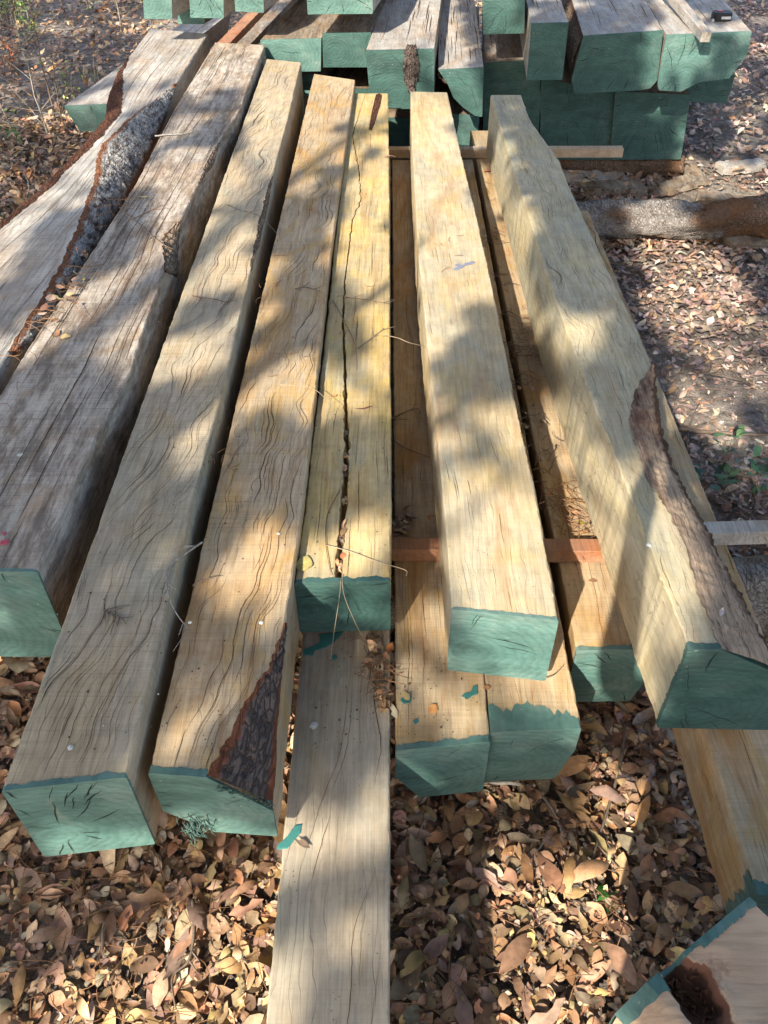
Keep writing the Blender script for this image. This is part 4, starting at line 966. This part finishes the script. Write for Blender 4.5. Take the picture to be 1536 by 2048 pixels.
twig('short grey twig standing out from the gap left of the bark triangle timber', [(385, 1172), (400, 1160), (427, 1157)], .69, .0013, 'twig', 2, seed=2)
twig('tangled dark little twig on the square-ended wavy timber', [(208, 1220), (225, 1228), (245, 1238), (252, 1248)], .711, .0018, 'twig', 9, seed=3)
twig('pale lichen twig lying across the dirty grey timber near the bark strip', [(310, 273), (335, 270), (358, 269), (385, 265)], .748, .0032, 'twig_pale', 4, seed=4)
twig('thin brown twig trailing from the bark strip over the dirty grey timber', [(240, 415), (275, 445), (320, 485), (350, 500)], .748, .0022, 'twig', 5, seed=5)
twig('reddish twig on the dirty grey timber pointing up right', [(262, 440), (295, 425), (325, 410)], .748, .0018, 'needle', 3, seed=6)
twig('dark twig along the left wavy timber, upper half', [(385, 592), (410, 596), (435, 600), (455, 606)], .711, .0020, 'twig', 4, seed=7)
twig('thin twig reaching from the third to the fourth timber in the upper half', [(455, 410), (480, 425), (520, 438), (556, 470)], .711, .0016, 'twig', 1, seed=8, lift=.01)
twig('short dark twig on the greying timber next to the leaning twig', [(590, 578), (612, 575), (640, 583)], .672, .0020, 'twig', 4, seed=9)
twig('dry twig pair crossing the split timber at mid length', [(716, 697), (735, 683), (768, 657)], .638, .0018, 'twig', 3, seed=10)
twig('thin branch lying over the split timber, right side of the split', [(690, 595), (720, 598), (750, 603), (778, 608)], .638, .0016, 'twig', 4, seed=11)
twig('long fine stem arching over the gap right of the split timber', [(765, 672), (790, 690), (815, 700), (848, 695)], .64, .0009, 'needle_pale', 0, seed=12, lift=.03)
twig('thin twig dropping along the split, mid length', [(665, 600), (690, 645), (710, 690), (713, 740)], .638, .0014, 'twig', 2, seed=13)
twig('long pine needle sweeping over the greying timber toward the split', [(560, 770), (620, 775), (655, 800), (690, 828)], .673, .0009, 'needle_pale', 0, seed=14)
twig('pale needle crossing the split timber near its end and hanging off to the right', [(650, 1090), (700, 1103), (760, 1125), (810, 1140), (812, 1152)], .638, .0010, 'needle_pale', 0, seed=15)
twig('brown curved needle near the end of the split timber, left of the split', [(680, 980), (655, 1030), (652, 1090), (662, 1150)], .638, .0014, 'needle', 0, seed=16)
twig('fine needle hanging down the green end of the split timber', [(684, 1150), (688, 1190), (708, 1240), (728, 1280)], .60, .0009, 'needle_pale', 0, seed=17, zs=[.64, .62, .55, .50])
twig('straight needle hanging from the split over the green end', [(682, 1160), (678, 1200), (666, 1280), (662, 1320)], .60, .0009, 'needle_pale', 0, seed=18, zs=[.64, .62, .52, .47])
twig('dark twig in the shaded gap between the split timber and the smooth pale one', [(780, 840), (810, 825), (835, 818), (842, 828)], .43, .0022, 'twig', 4, seed=19)
twig('dark fallen twig low in the gap below the split timber end', [(784, 880), (815, 898), (860, 915)], .43, .0018, 'twig', 1, seed=20)
twig('thin wire-like stem curling from the pale timber green end', [(1035, 1350), (1070, 1358), (1105, 1352), (1128, 1330)], .43, .0012, 'twig', 0, seed=21)
twig('curved bare branch on the litter below the worn-paint timber', [(960, 1570), (1030, 1568), (1080, 1590), (1115, 1640), (1130, 1710)], .04, .0055, 'twig_pale', 0, seed=22, cat='branch', name='fallen_branch', group='fallen branches')
twig('dark slender branch on the litter at the lower right', [(1250, 1445), (1240, 1530), (1215, 1620), (1190, 1700), (1175, 1745)], .05, .005, 'twig', 3, seed=23, cat='branch', name='fallen_branch', group='fallen branches')
twig('long straight branch on bare ground at the right, level with the oak seedlings', [(1315, 855), (1380, 863), (1450, 868), (1545, 872)], .03, .010, 'twig', 2, seed=24, cat='branch', name='fallen_branch', group='fallen branches')
twig('black forked stick in the litter at the bottom left', [(385, 1800), (388, 1860), (378, 1920), (345, 1955), (352, 2020)], .05, .004, 'twig', 4, seed=25, cat='branch', name='fallen_branch', group='fallen branches')
twig('thick dark stub of stick in the litter at the lower left', [(213, 1845), (208, 1870), (205, 1905)], .05, .0065, 'twig', 0, seed=26, cat='branch', name='fallen_branch', group='fallen branches')
twig('broken stem in the litter right of the long lower timber', [(1100, 1665), (1060, 1720), (1000, 1760)], .04, .0035, 'twig_pale', 3, seed=27, cat='branch', name='fallen_branch', group='fallen branches')
twig('thin reddish stick beside the lower right timber', [(1350, 1490), (1352, 1560), (1365, 1605)], .04, .004, 'twig', 1, seed=28, cat='branch', name='fallen_branch', group='fallen branches')
for i, (pix, lab) in enumerate((([(1240, 60), (1262, 55), (1300, 50), (1340, 42), (1390, 30)], 'curved twig across the widest rear timber toward the tape measure'),
        ([(1150, 8), (1200, 5), (1240, 20), (1255, 50)], 'thin twig over the back of the wide rear timber'), ([(1235, 50), (1270, 55), (1290, 62), (1320, 70)], 'small dead twig at the front arris of the widest rear timber'),
        ([(1262, 45), (1275, 25), (1290, 5)], 'upright bare twig leaning on the widest rear timber'))):
    twig(lab, pix, .88, .003, 'twig', 7, seed=50+i, zs=[float(aty(*p, 4.75+(70-p[1])*.012)[2]) for p in pix], group='twigs on the rear stack')
twig('tangled twigs on top of the rotten knot timber', [(770, 38), (800, 22), (840, 16), (880, 14)], .8, .003, 'twig', 12, seed=60, zs=[float(aty(*p, 4.7+(98-p[1])*.012)[2]) for p in [(770, 38), (800, 22), (840, 16), (880, 14)]], group='twigs on the rear stack')

# ------------------------------------------------------------------ leaves lying on the timbers, one thing each
def one_leaf(label, px, py, z, size, col, yaw, wr=(.4, .45), group='leaves lying on the timbers', curl=.6, name='fallen_leaf'):
    p = atz(px, py, z+.001)
    P, Fb, C = leaf_batch(1, np.array([p]), np.array([size]), .08, np.array([col]), wr, curl, np.array([R(yaw)]))
    o = fast_mesh(name, P, Fb, C, MAT['leaf']); return tag(o, label, 'leaf', group)
br, tn, pale, yel, rd = (.27, .14, .07), (.36, .24, .13), (.48, .38, .26), (.44, .36, .10), (.30, .11, .06)
for a in (('yellow-green leaf near the end of the split timber', 609, 1128, .637, .045, (.33, .30, .10), 80, (.75, .8)),
 ('pale curled leaf in the slit left of the split timber near its end', 596, 1038, .655, .036, pale, 110, (.35, .4)),
 ('pink-brown leaf stuck in the slit just below the pale curled one', 594, 1078, .655, .025, (.45, .25, .18), 80, (.4, .45)),
 ('brown curled leaf inside the split near the green end', 688, 1062, .634, .038, br, 70, (.35, .4)),
 ('orange leaf in the split just above the green end', 686, 1112, .634, .026, (.40, .17, .07), 95, (.5, .6)),
 ('dark red-brown curled pod across the split timber', 727, 817, .638, .05, (.14, .05, .035), 8, (.14, .16)),
 ('small brown scale leaf left of the split at mid length', 668, 792, .638, .018, br, 30, (.6, .7)),
 ('small dead leaf on the split timber far part', 779, 314, .638, .05, (.45, .26, .2), 10, (.3, .35)),
 ('brown leaf in the lit strip beside the smooth pale timber', 861, 1035, .427, .028, (.36, .16, .07), 60, (.6, .65)),
 ('light curled leaf by the joint between the long and the next lower timber', 784, 1420, .427, .05, (.52, .42, .28), -65, (.35, .4)),
 ('round orange leaf on the lower timber near the green splash', 867, 1418, .427, .027, (.42, .2, .08), 60, (.8, .85)),
 ('tan leaf over a green splash on the lower timber', 812, 1392, .430, .028, tn, 120, (.5, .55)),
 ('brown leaf lying on the paint splash of the long lower timber', 604, 1686, .430, .036, (.25, .17, .12), 150, (.35, .4)),
 ('bright orange leaf at the top of the leaf pile', 780, 1297, .43, .028, (.5, .2, .06), 80, (.7, .75)),
 ('brown flake on the worn-paint timber', 974, 1375, .427, .018, br, 10, (.7, .8)),
 ('tan leaf on the dirty grey timber below the bark strip, upper one', 140, 590, .748, .03, tn, 20, (.5, .6)),
 ('yellow leaf at the foot of the bark strip', 132, 674, .748, .030, (.5, .36, .16), 20, (.7, .8)),
 ('brown leaf at the foot of the bark strip', 112, 668, .748, .036, br, 80, (.5, .6)),
 ('small yellow leaf on the dirty grey timber beside the trailing twig', 288, 394, .748, .035, (.42, .38, .12), 5, (.3, .35)),
 ('long yellow leaf in the shadow by the near spacer strip', 1163, 1045, .43, .03, (.42, .34, .06), -25, (.3, .35)),
 ('tan leaf against the near spacer strip', 1170, 1066, .43, .028, (.42, .24, .11), 10, (.6, .65)),
 ('red-brown leaf on the far part of the lower timber between the last two', 975, 342, .43, .045, (.38, .16, .08), 30, (.5, .6)),
 ('brown leaf at the right of the near spacer strip gap', 1186, 1162, .427, .022, (.25, .13, .08), -10, (.5, .6)),
 ('white-pink leaf at the wane foot of the tallest timber', 1443, 1225, .72, .03, (.55, .42, .32), 60, (.3, .35))):
    one_leaf(*a)
# leaf pile and crumbs lodged in the joint, needles in the gaps
def pile(n, pix, z, spread, smin, smax, pal, zr=.02):
    c = np.array([atz(px, py, z) for px, py in pix]); c = c[rng.integers(0, len(c), n)]+rng.normal(0, 1, (n, 3))*np.array([spread, spread*1.4, 0]); c[:, 2] = z+rng.uniform(0, zr, n)
    P, Fb, C = leaf_batch(n, c, rng.uniform(smin, smax, n), .35, pal, (.35, .7)); return tag(fast_mesh('leaf_litter', P, Fb, C, MAT['leaf']), kind='stuff')
pile(75, [(745, 1290), (752, 1320), (758, 1350), (766, 1380), (768, 1410), (757, 1300), (738, 1330)], .427, .008, .012, .035, PAL)
pile(26, [(1050, 780), (1065, 850), (1040, 700), (1120, 1020), (1150, 1050), (1175, 1060)], .427, .03, .012, .035, PAL)
pile(24, [(800, 1050), (812, 1040), (795, 1065)], .427, .012, .02, .045, PALG)
pile(18, [(160, 520), (130, 600), (115, 640), (150, 570)], .748, .02, .02, .04, PAL)
pile(120, [(690, 880), (692, 920), (688, 1090), (690, 1010), (688, 1060), (692, 950), (678, 1140)], .612, .003, .010, .022, PAL, .02)
def gap_needles(n, pix, z, spread, mat, L=(.04, .14), zr=.03, rad=.0009):
    cs_ = [atz(px, py, z) for px, py in pix]
    def f(i):
        c = random.choice(cs_); return c[0]+random.gauss(0, spread), c[1]+random.gauss(0, spread*2), z+random.uniform(0, zr)
    sticks('pine_needles', n, None, L[0], L[1], rad, mat, (0, 0), .5, pts=f)
gap_needles(110, [(960, 380), (985, 480), (1000, 560), (1010, 620), (1030, 700), (1045, 760), (1060, 850), (1080, 930)], .428, .025, MAT['twig'], (.02, .08), .02, .0012)
gap_needles(60, [(1050, 650), (1060, 680), (1070, 720), (1090, 700)], .428, .03, MAT['needle'], (.05, .14), .03)
gap_needles(70, [(1110, 1000), (1140, 1010), (1180, 1020), (1155, 1050)], .428, .025, MAT['needle'], (.04, .12), .03)
gap_needles(55, [(745, 1310), (740, 1340), (760, 1390), (770, 1360)], .428, .012, MAT['needle'], (.02, .07), .03)
gap_needles(50, [(120, 590), (150, 560), (105, 650), (35, 750), (230, 420)], .75, .03, MAT['needle'], (.04, .14), .02)
gap_needles(40, [(885, 480), (700, 610), (600, 700), (540, 560), (430, 900)], .675, .05, MAT['needle'], (.02, .06), .002)
def crumbs(n, zones, mat, smin, smax, name='wood_crumbs'):
    g = Geo()
    for i in range(n):
        (px0, px1, py0, py1, z) = random.choice(zones); p = atz(random.uniform(px0, px1), random.uniform(py0, py1), z); s = random.uniform(smin, smax)*random.choice([.5, .7, 1])
        V = [(p[0]+s*random.uniform(.5, 1.1)*dx, p[1]+s*random.uniform(.5, 1.3)*dy, z+.0012+s*dz) for dx, dy, dz in ((1, 0, .2), (0, 1, .25), (-1, 0, .2), (0, -1, .2), (0, 0, .8))]
        g.add(V, [[0, 1, 4], [1, 2, 4], [2, 3, 4], [3, 0, 4]])
    return tag(mesh(name, g.v, g.f, mat), kind='stuff')
MAT['crumb'] = simple('dark_crumb', (.10, .06, .04), .9, .4, 80, .3)
MAT['white'] = simple('bird_lime', (.62, .62, .58), .8, .2, 60, .2)
ZN = [(540, 690, 180, 1150, .671), (620, 775, 600, 1140, .637), (300, 480, 300, 1500, .711), (100, 480, 1000, 1500, .711), (785, 850, 340, 1090, .426), (790, 960, 1300, 1470, .426), (620, 760, 1270, 1500, .426), (700, 775, 200, 600, .637), (950, 1180, 350, 1050, .426)]
crumbs(700, ZN, MAT['crumb'], .0009, .0034)
crumbs(70, ZN[:4]+[(840, 1080, 200, 1200, .673)], MAT['white'], .001, .002, 'bird_lime_specks')
def blot(label, px, py, z, s, mat='white', name='dropping', seed=0):
    c = atz(px, py, z+.0012); g = Geo(); V = [tuple(c+np.array([0, 0, .0015]))]; m = 14
    for k in range(m):
        a = 6.28*k/m; r = s*(.6+.8*abs(nz(math.cos(a)*1.7, math.sin(a)*1.7, seed))); V.append((c[0]+math.cos(a)*r, c[1]+math.sin(a)*r, c[2]))
    g.add(V, [[0, 1+k, 1+(k+1) % m] for k in range(m)]); return tag(mesh(name, g.v, g.f, MAT[mat]), label, 'bird dropping', 'bird droppings')
for i, (px, py, z_, s, lab) in enumerate(((140, 1495, .711, .006, 'white bird dropping on the square-ended wavy timber near its green end'), (522, 1245, .671, .006, 'white dropping beside the top of the bark triangle'), (628, 1450, .426, .011, 'largest white dropping on the long lower timber'),
     (557, 1067, .671, .005, 'white speck dropping right of mid on the bark triangle timber'), (380, 1245, .711, .005, 'white dropping by the forked pale twig'), (40, 910, .747, .007, 'white dropping on the dirty grey timber'), (1298, 1090, .731, .007, 'white dropping on the tallest timber beside the wane'))):
    blot(lab, px, py, z_, s, seed=i*3.1)
MAT['blue'] = simple('blue_marker', (.20, .22, .30), .8, .3, 120, .2)
for q, pts in enumerate(([(905, 538), (920, 530), (935, 528), (925, 535), (912, 541)], [(928, 527), (945, 522), (952, 524), (943, 529), (932, 531)], [(908, 530), (918, 526), (922, 528), (912, 532)])):
    o = splash(b6, pts, .672, q); o.name = 'blue_mark'; o.data.materials.clear(); o.data.materials.append(MAT['blue'])
MAT['redm'] = simple('red_crayon', (.45, .09, .12), .8, .4, 120, .2)
for q, pts in enumerate(([(0, 1082), (12, 1078), (20, 1084), (10, 1090), (0, 1090)], [(2, 1062), (14, 1066), (8, 1072)])):
    o = splash(b2, pts, .746, q); o.name = 'red_mark'; o.data.materials.clear(); o.data.materials.append(MAT['redm'])

# ------------------------------------------------------------------ photographer behind the camera (throws the shadow at the right)
def skin_body():
    J = {'pel': (.17, -.50, .95, .15), 'wai': (.16, -.48, 1.12, .14), 'che': (.12, -.46, 1.32, .155), 'nck0': (.10, -.45, 1.50, .085), 'nck': (.09, -.43, 1.57, .062), 'hd0': (.08, -.41, 1.66, .085), 'hd1': (.08, -.41, 1.76, .095), 'hd2': (.08, -.42, 1.83, .06),
         'shL': (-.06, -.45, 1.46, .07), 'elL': (-.15, -.34, 1.42, .052), 'wrL': (-.10, -.10, 1.76, .032), 'haL': (-.10, -.06, 1.82, .03),
         'shR': (.29, -.45, 1.46, .07), 'elR': (.36, -.33, 1.38, .05), 'wrR': (.11, -.09, 1.78, .032), 'haR': (.075, -.055, 1.83, .03),
         'hpL': (.07, -.50, .90, .11), 'knL': (.05, -.48, .50, .075), 'anL': (.03, -.52, .09, .05), 'toL': (.02, -.38, .04, .045),
         'hpR': (.27, -.50, .90, .11), 'knR': (.29, -.48, .50, .075), 'anR': (.30, -.52, .09, .05), 'toR': (.31, -.38, .04, .045)}
    E = [('pel', 'wai'), ('wai', 'che'), ('che', 'nck0'), ('nck0', 'nck'), ('nck', 'hd0'), ('hd0', 'hd1'), ('hd1', 'hd2')]
    for s in 'LR': E += [('che', 'sh'+s), ('sh'+s, 'el'+s), ('el'+s, 'wr'+s), ('wr'+s, 'ha'+s), ('pel', 'hp'+s), ('hp'+s, 'kn'+s), ('kn'+s, 'an'+s), ('an'+s, 'to'+s)]
    for s, sg in (('L', -1), ('R', 1)):
        for k in range(4):
            n1, n2 = f'f{k}a{s}', f'f{k}b{s}'
            ox = -.03; J[n1] = (ox+sg*.066, -.045, 1.83+.019*k, .009); J[n2] = (ox+sg*.052, -.032, 1.832+.019*k, .007); E += [('ha'+s, n1), (n1, n2)]
        J['ta'+s] = (-.03+sg*.045, -.075, 1.82, .011); E += [('ha'+s, 'ta'+s)]
    names = list(J); me = bpy.data.meshes.new('person')
    me.from_pydata([J[k][:3] for k in names], [(names.index(a), names.index(b)) for a, b in E], [])
    o = bpy.data.objects.new('person', me); COL.objects.link(o)
    m = o.modifiers.new('skin', 'SKIN'); o.modifiers.new('sub', 'SUBSURF').levels = 1; o.modifiers['sub'].render_levels = 1
    for i, k in enumerate(names):
        r = J[k][3]; me.skin_vertices[0].data[i].radius = (r, r*(.75 if k in ('pel', 'wai', 'che') else 1)); me.skin_vertices[0].data[i].use_root = (k == 'pel')
    me.materials.append(simple('clothing', (.10, .12, .16), .9, .2, 20, .2))
    return tag(o, 'person in dark clothes standing behind the camera, both hands raised holding a phone', 'person')
skin_body()
MAT['glass'] = simple('phone_black', (.02, .02, .022), .25, .1, 20, .02, .5)
V, Fc = rbox((0, 0, 0), .078, .16, .008, .01)
pr = bpy.data.objects.new('phone', None)
a_ = R(43.3)
Vr = [(x-.028, y*math.sin(a_)-zq*math.cos(a_)*1-.058, y*math.cos(a_)*1+zq*math.sin(a_)*1+1.90) for x, y, zq in V]
tag(mesh('phone', Vr, Fc, MAT['glass'], None, smooth=.6), 'dark phone held up by the person behind the camera', 'phone')
# ------------------------------------------------------------------ trees behind the viewer (their crowns dapple the light)
S_ = -SUN/ -SUN[2]*-1   # unit climb of the ray towards the sun per metre of height
S_ = np.array([-SUN[0]/-SUN[2], -SUN[1]/-SUN[2], 1.0])
LIT = [  # px, py, rx, ry, strength (+ lit, - shaded) on the timber tops
 (340, 100, 110, 55, .9), (470, 130, 60, 60, .7), (560, 300, 80, 90, .25), (640, 230, 50, 120, .6), (740, 250, 60, 90, .6), (860, 300, 60, 170, 1.), (740, 520, 50, 90, 1.),
 (910, 520, 60, 110, .8), (1100, 480, 60, 120, .6), (1190, 680, 60, 70, .7), (1170, 560, 60, 50, -.3), (700, 780, 60, 40, 1.), (890, 850, 60, 110, .5), (980, 1000, 60, 60, .8), (980, 1160, 90, 60, .9), (1200, 1180, 130, 200, 2.2), (1240, 1050, 90, 120, 1.6), (1350, 1000, 80, 160, .8), (1270, 1420, 80, 90, 1.), (1140, 960, 50, 90, .8),
 (1000, 650, 60, 50, -.8), (980, 760, 60, 40, -.4), (1010, 330, 30, 60, .8), (1040, 480, 40, 90, .8), (1110, 900, 60, 80, .7), (1130, 1130, 70, 60, .9), (1190, 1400, 90, 60, 1.),
 (560, 620, 60, 60, .4), (380, 720, 90, 60, .8), (300, 850, 80, 70, .3), (230, 1000, 60, 60, .1), (120, 1200, 90, 70, .7), (50, 1230, 80, 60, .9), (240, 1240, 60, 60, .5), (350, 1260, 60, 60, .2),
 (470, 760, 60, 100, .6), (470, 1350, 60, 70, .6), (420, 1450, 60, 60, .3), (180, 660, 80, 80, .1), (330, 480, 70, 90, -.1), (200, 520, 50, 60, -.2), (80, 560, 70, 60, .6), (60, 440, 80, 40, .1), (300, 370, 60, 25, .8),
 (130, 1450, 120, 80, -.6), (560, 1000, 50, 60, .3), (640, 990, 40, 60, -.5), (740, 900, 50, 40, -.4), (740, 1060, 60, 60, .8), (680, 1210, 100, 40, -.3), (1000, 1290, 90, 50, .5), (860, 1440, 90, 50, .9), (1050, 1400, 90, 50, .9), (900, 1530, 60, 30, .2),
 (650, 1500, 50, 130, .35), (600, 1330, 60, 50, -.6), (590, 1600, 40, 80, -.5), (640, 1850, 70, 60, .9), (690, 1700, 60, 60, .3), (600, 2000, 60, 60, -.2),
 (120, 1800, 150, 100, .8), (330, 1850, 150, 120, 1.2), (80, 380, 100, 100, .8), (450, 1980, 100, 80, .5), (100, 1980, 120, 70, -.2), (430, 1680, 90, 50, -.4),
 (900, 1700, 120, 90, -.3), (1000, 1900, 300, 130, -1.), (1280, 1480, 60, 90, .9), (1150, 1600, 60, 40, .4), (1400, 1650, 120, 110, -.8), (1230, 1720, 80, 60, -.6), (1400, 1950, 160, 130, -1.),
 (1350, 420, 120, 60, .5), (1480, 450, 60, 60, .5), (1300, 900, 60, 60, -.2), (870, 1530, 80, 50, 1.2), (1060, 1500, 80, 50, 1.2), (1400, 600, 140, 140, .5), (1450, 780, 120, 100, .5), (1450, 540, 90, 60, .5), (1480, 300, 80, 80, .6), (1300, 1120, 60, 80, -.5), (1450, 1380, 100, 60, -1.5), (1350, 450, 140, 40, -.2), (1300, 350, 120, 20, .5), (1290, 300, 60, 30, .8),
 (1150, 230, 80, 60, -1.2), (1250, 230, 60, 50, -1.2), (1010, 180, 60, 60, -1.3), (880, 170, 80, 40, -.5), (790, 170, 60, 60, -.3), (1240, 120, 70, 40, -.5), (1340, 110, 30, 50, .6), (1400, 130, 50, 30, .2), (800, 50, 60, 40, .5), (950, 60, 40, 50, -.7),
 (580, 60, 60, 25, -.5), (590, 110, 60, 30, .4), (400, 10, 120, 25, .7), (1250, 25, 100, 30, .8), (1450, 20, 60, 30, .5), (150, 330, 140, 80, .9), (60, 150, 120, 60, .1), (200, 80, 100, 50, .5), (170, 200, 50, 40, .7), (930, 190, 40, 40, .2)]
LIT = np.array(LIT, float)
def litness(P):
    px, py = topix(P)
    v = np.zeros(len(P))
    for (cx, cy, rx, ry, s) in LIT: v += s*np.exp(-(((px-cx)/rx)**2+((py-cy)/ry)**2)*.8)
    return v, px, py
MAT['crown'] = leaf_mat('oak_foliage')
MAT['trunk'] = bark_mat('oak_bark', (.08, .065, .055), (.24, .20, .17), .3)
def tree(label, tx, ty, h, hub, limbs, rad, group='oak trees behind the viewer', seed=0):
    root = empty('oak_tree', (tx, ty, 0), label, 'tree', group); g = Geo(); rr = random.Random(seed)
    tp_ = [(tx+.15*nz(t*3, seed), ty+.15*nz(t*3, seed+2), h*t) for t in np.linspace(0, 1, 12)]
    g.tube(tp_, [rad*(1.35 if i == 0 else 1-.55*i/11) for i in range(12)], 14, .2)
    hub = np.array(tp_[-1])
    for e in limbs:
        e = np.array(e); st = np.array(tp_[rr.choice([6, 7, 8, 9, 10])]); pts = []
        for t in np.linspace(0, 1, 14):
            p = st*(1-t)+e*t+np.array([.25*nz(t*3, e[0], seed), .25*nz(t*3, e[1], seed+3), .5*math.sin(math.pi*t)*.6]); pts.append(tuple(p))
        g.tube(pts, list(np.linspace(rad*.4, .012, 14)), 7, .2)
        for b in range(5):
            i = rr.randrange(4, 13); p = np.array(pts[i]); d = np.array([rr.gauss(0, 1), rr.gauss(0, 1), rr.gauss(.2, .5)]); d /= np.linalg.norm(d); L = rr.uniform(.5, 1.3)
            g.tube([tuple(p+d*L*t+.08*np.array([nz(t*4, b), nz(t*4, b+4), 0])) for t in np.linspace(0, 1, 6)], list(np.linspace(.022, .005, 6)), 5)
    mesh('trunk', g.v, g.f, MAT['trunk'], root, smooth=3.2, attr={'edge': [0.]*len(g.v)})
    return root
def crown(root, n, box, hr, size, bias=0., amp=1., seed=0.):
    """leaf faces through the crown; thinned where the photo shows sun coming through"""
    x = rng.uniform(box[0], box[1], n); y = rng.uniform(box[2], box[3], n); h = rng.uniform(*hr, n)
    G = np.stack([x, y, np.full(n, .6)], 1)                    # where the leaf's shadow falls
    P = G+S_[None]*(h-.6)[:, None]
    v, px, py = litness(G)
    cl = np.array([mn.noise(Vector((a*2.3, b*1.6, seed)))+.6*mn.noise(Vector((a*5.5, b*4.2, seed+3)))+.35*mn.noise(Vector((a*13, b*10, seed+5))) for a, b in zip(x, y)])
    k = (-v*amp+cl*1.5+bias+rng.uniform(-.28, .28, n)) > 0
    P = P[k]; n = len(P)
    a = rng.normal(0, 1, (n, 3)); a /= np.linalg.norm(a, axis=1)[:, None]; b = rng.normal(0, 1, (n, 3)); b -= a*(a*b).sum(1)[:, None]; b /= np.linalg.norm(b, axis=1)[:, None]
    s = rng.uniform(.6, 1.2, (n, 1))*size
    Q = np.stack([P-a*s, P+b*s*.45, P+a*s, P-b*s*.45], 1)
    Fb = np.arange(n*4).reshape(n, 4); c = np.array([(.05, .09, .03), (.07, .12, .035), (.10, .15, .05), (.04, .07, .025)])[rng.integers(0, 4, n)]
    C = np.concatenate([np.repeat(c[:, None], 4, 1), np.ones((n, 4, 1))], -1)
    fast_mesh('crown', Q.reshape(-1, 3), Fb, C.reshape(-1, 4), MAT['crown'], root)
def up(px, py, h, z=.65):
    g_ = atz(px, py, z); return tuple(g_+S_*(h-z))
t1 = tree('big oak behind the viewer whose boughs hang over the front stack', -3.9, -5.2, 4.6, None,
          [up(840, 480, 3.6), up(300, 745, 3.5), up(1000, 740, 3.9), up(560, 1000, 4.2), up(700, 620, 4.6), up(200, 300, 5.6), up(1350, 1950, 3.4), up(150, 1500, 3.6), up(900, 100, 6.)], .26, seed=1)
t2 = tree('oak further back behind the viewer at the left', -6.2, -3.4, 5.4, None, [up(100, 100, 6.), up(300, 20, 6.4), up(60, 500, 5.), up(500, 60, 6.)], .22, seed=2)
t3 = tree('oak behind the viewer at the right', .9, -6.4, 5.2, None, [up(1450, 600, 5.), up(1400, 300, 5.5), up(1200, 200, 5.4), up(1500, 1300, 4.4), up(1500, 900, 5.)], .24, seed=3)
BIAS, AMP = CANOPY
crown(t1, 62000, (-1.6, 1.1, .15, 4.0), (3.2, 4.8), .055, BIAS, AMP, 1.)
crown(t2, 42000, (-4.5, -.6, 3.2, 9.0), (4.2, 6.2), .085, BIAS+.05, AMP, 6.)
crown(t3, 52000, (.5, 5.0, .2, 9.), (3.6, 5.8), .08, BIAS+.1, AMP, 11.)
# ------------------------------------------------------------------ light, sky, camera
w = bpy.data.worlds.new('World'); sc.world = w; w.use_nodes = True; nt = w.node_tree
sky = nt.nodes.new('ShaderNodeTexSky'); sky.sky_type = 'NISHITA'; sky.sun_disc = False
el = math.asin(-SUN[2]); az = math.atan2(-SUN[0], -SUN[1])
sky.sun_elevation = el; sky.sun_rotation = az; sky.air_density = 1.; sky.dust_density = 2.5; sky.ozone_density = 1.
nt.links.new(sky.outputs[0], nt.nodes['Background'].inputs[0]); nt.nodes['Background'].inputs[1].default_value = SKY
sl = bpy.data.lights.new('sun', 'SUN'); sl.energy = SUNE; sl.angle = R(.55); sl.color = (1., .90, .74)
so = bpy.data.objects.new('sun', sl); COL.objects.link(so); so.rotation_euler = Vector(SUN).to_track_quat('-Z', 'Y').to_euler()
cam = bpy.data.cameras.new('camera'); co = bpy.data.objects.new('camera', cam); COL.objects.link(co); sc.camera = co
co.location = CAM
from mathutils import Matrix
rot3 = Matrix(M.tolist())
co.rotation_euler = rot3.to_euler()
cam.sensor_fit = 'VERTICAL'; cam.sensor_height = 24.; cam.lens = F/2048*24.; cam.clip_end = 500.; cam.clip_start = .01
sc.view_settings.view_transform = 'Standard'; sc.view_settings.look = 'None'; sc.view_settings.exposure = EXPO; sc.view_settings.gamma = 1.
sc.cycles.max_bounces = 6; sc.cycles.diffuse_bounces = 4; sc.cycles.transparent_max_bounces = 4
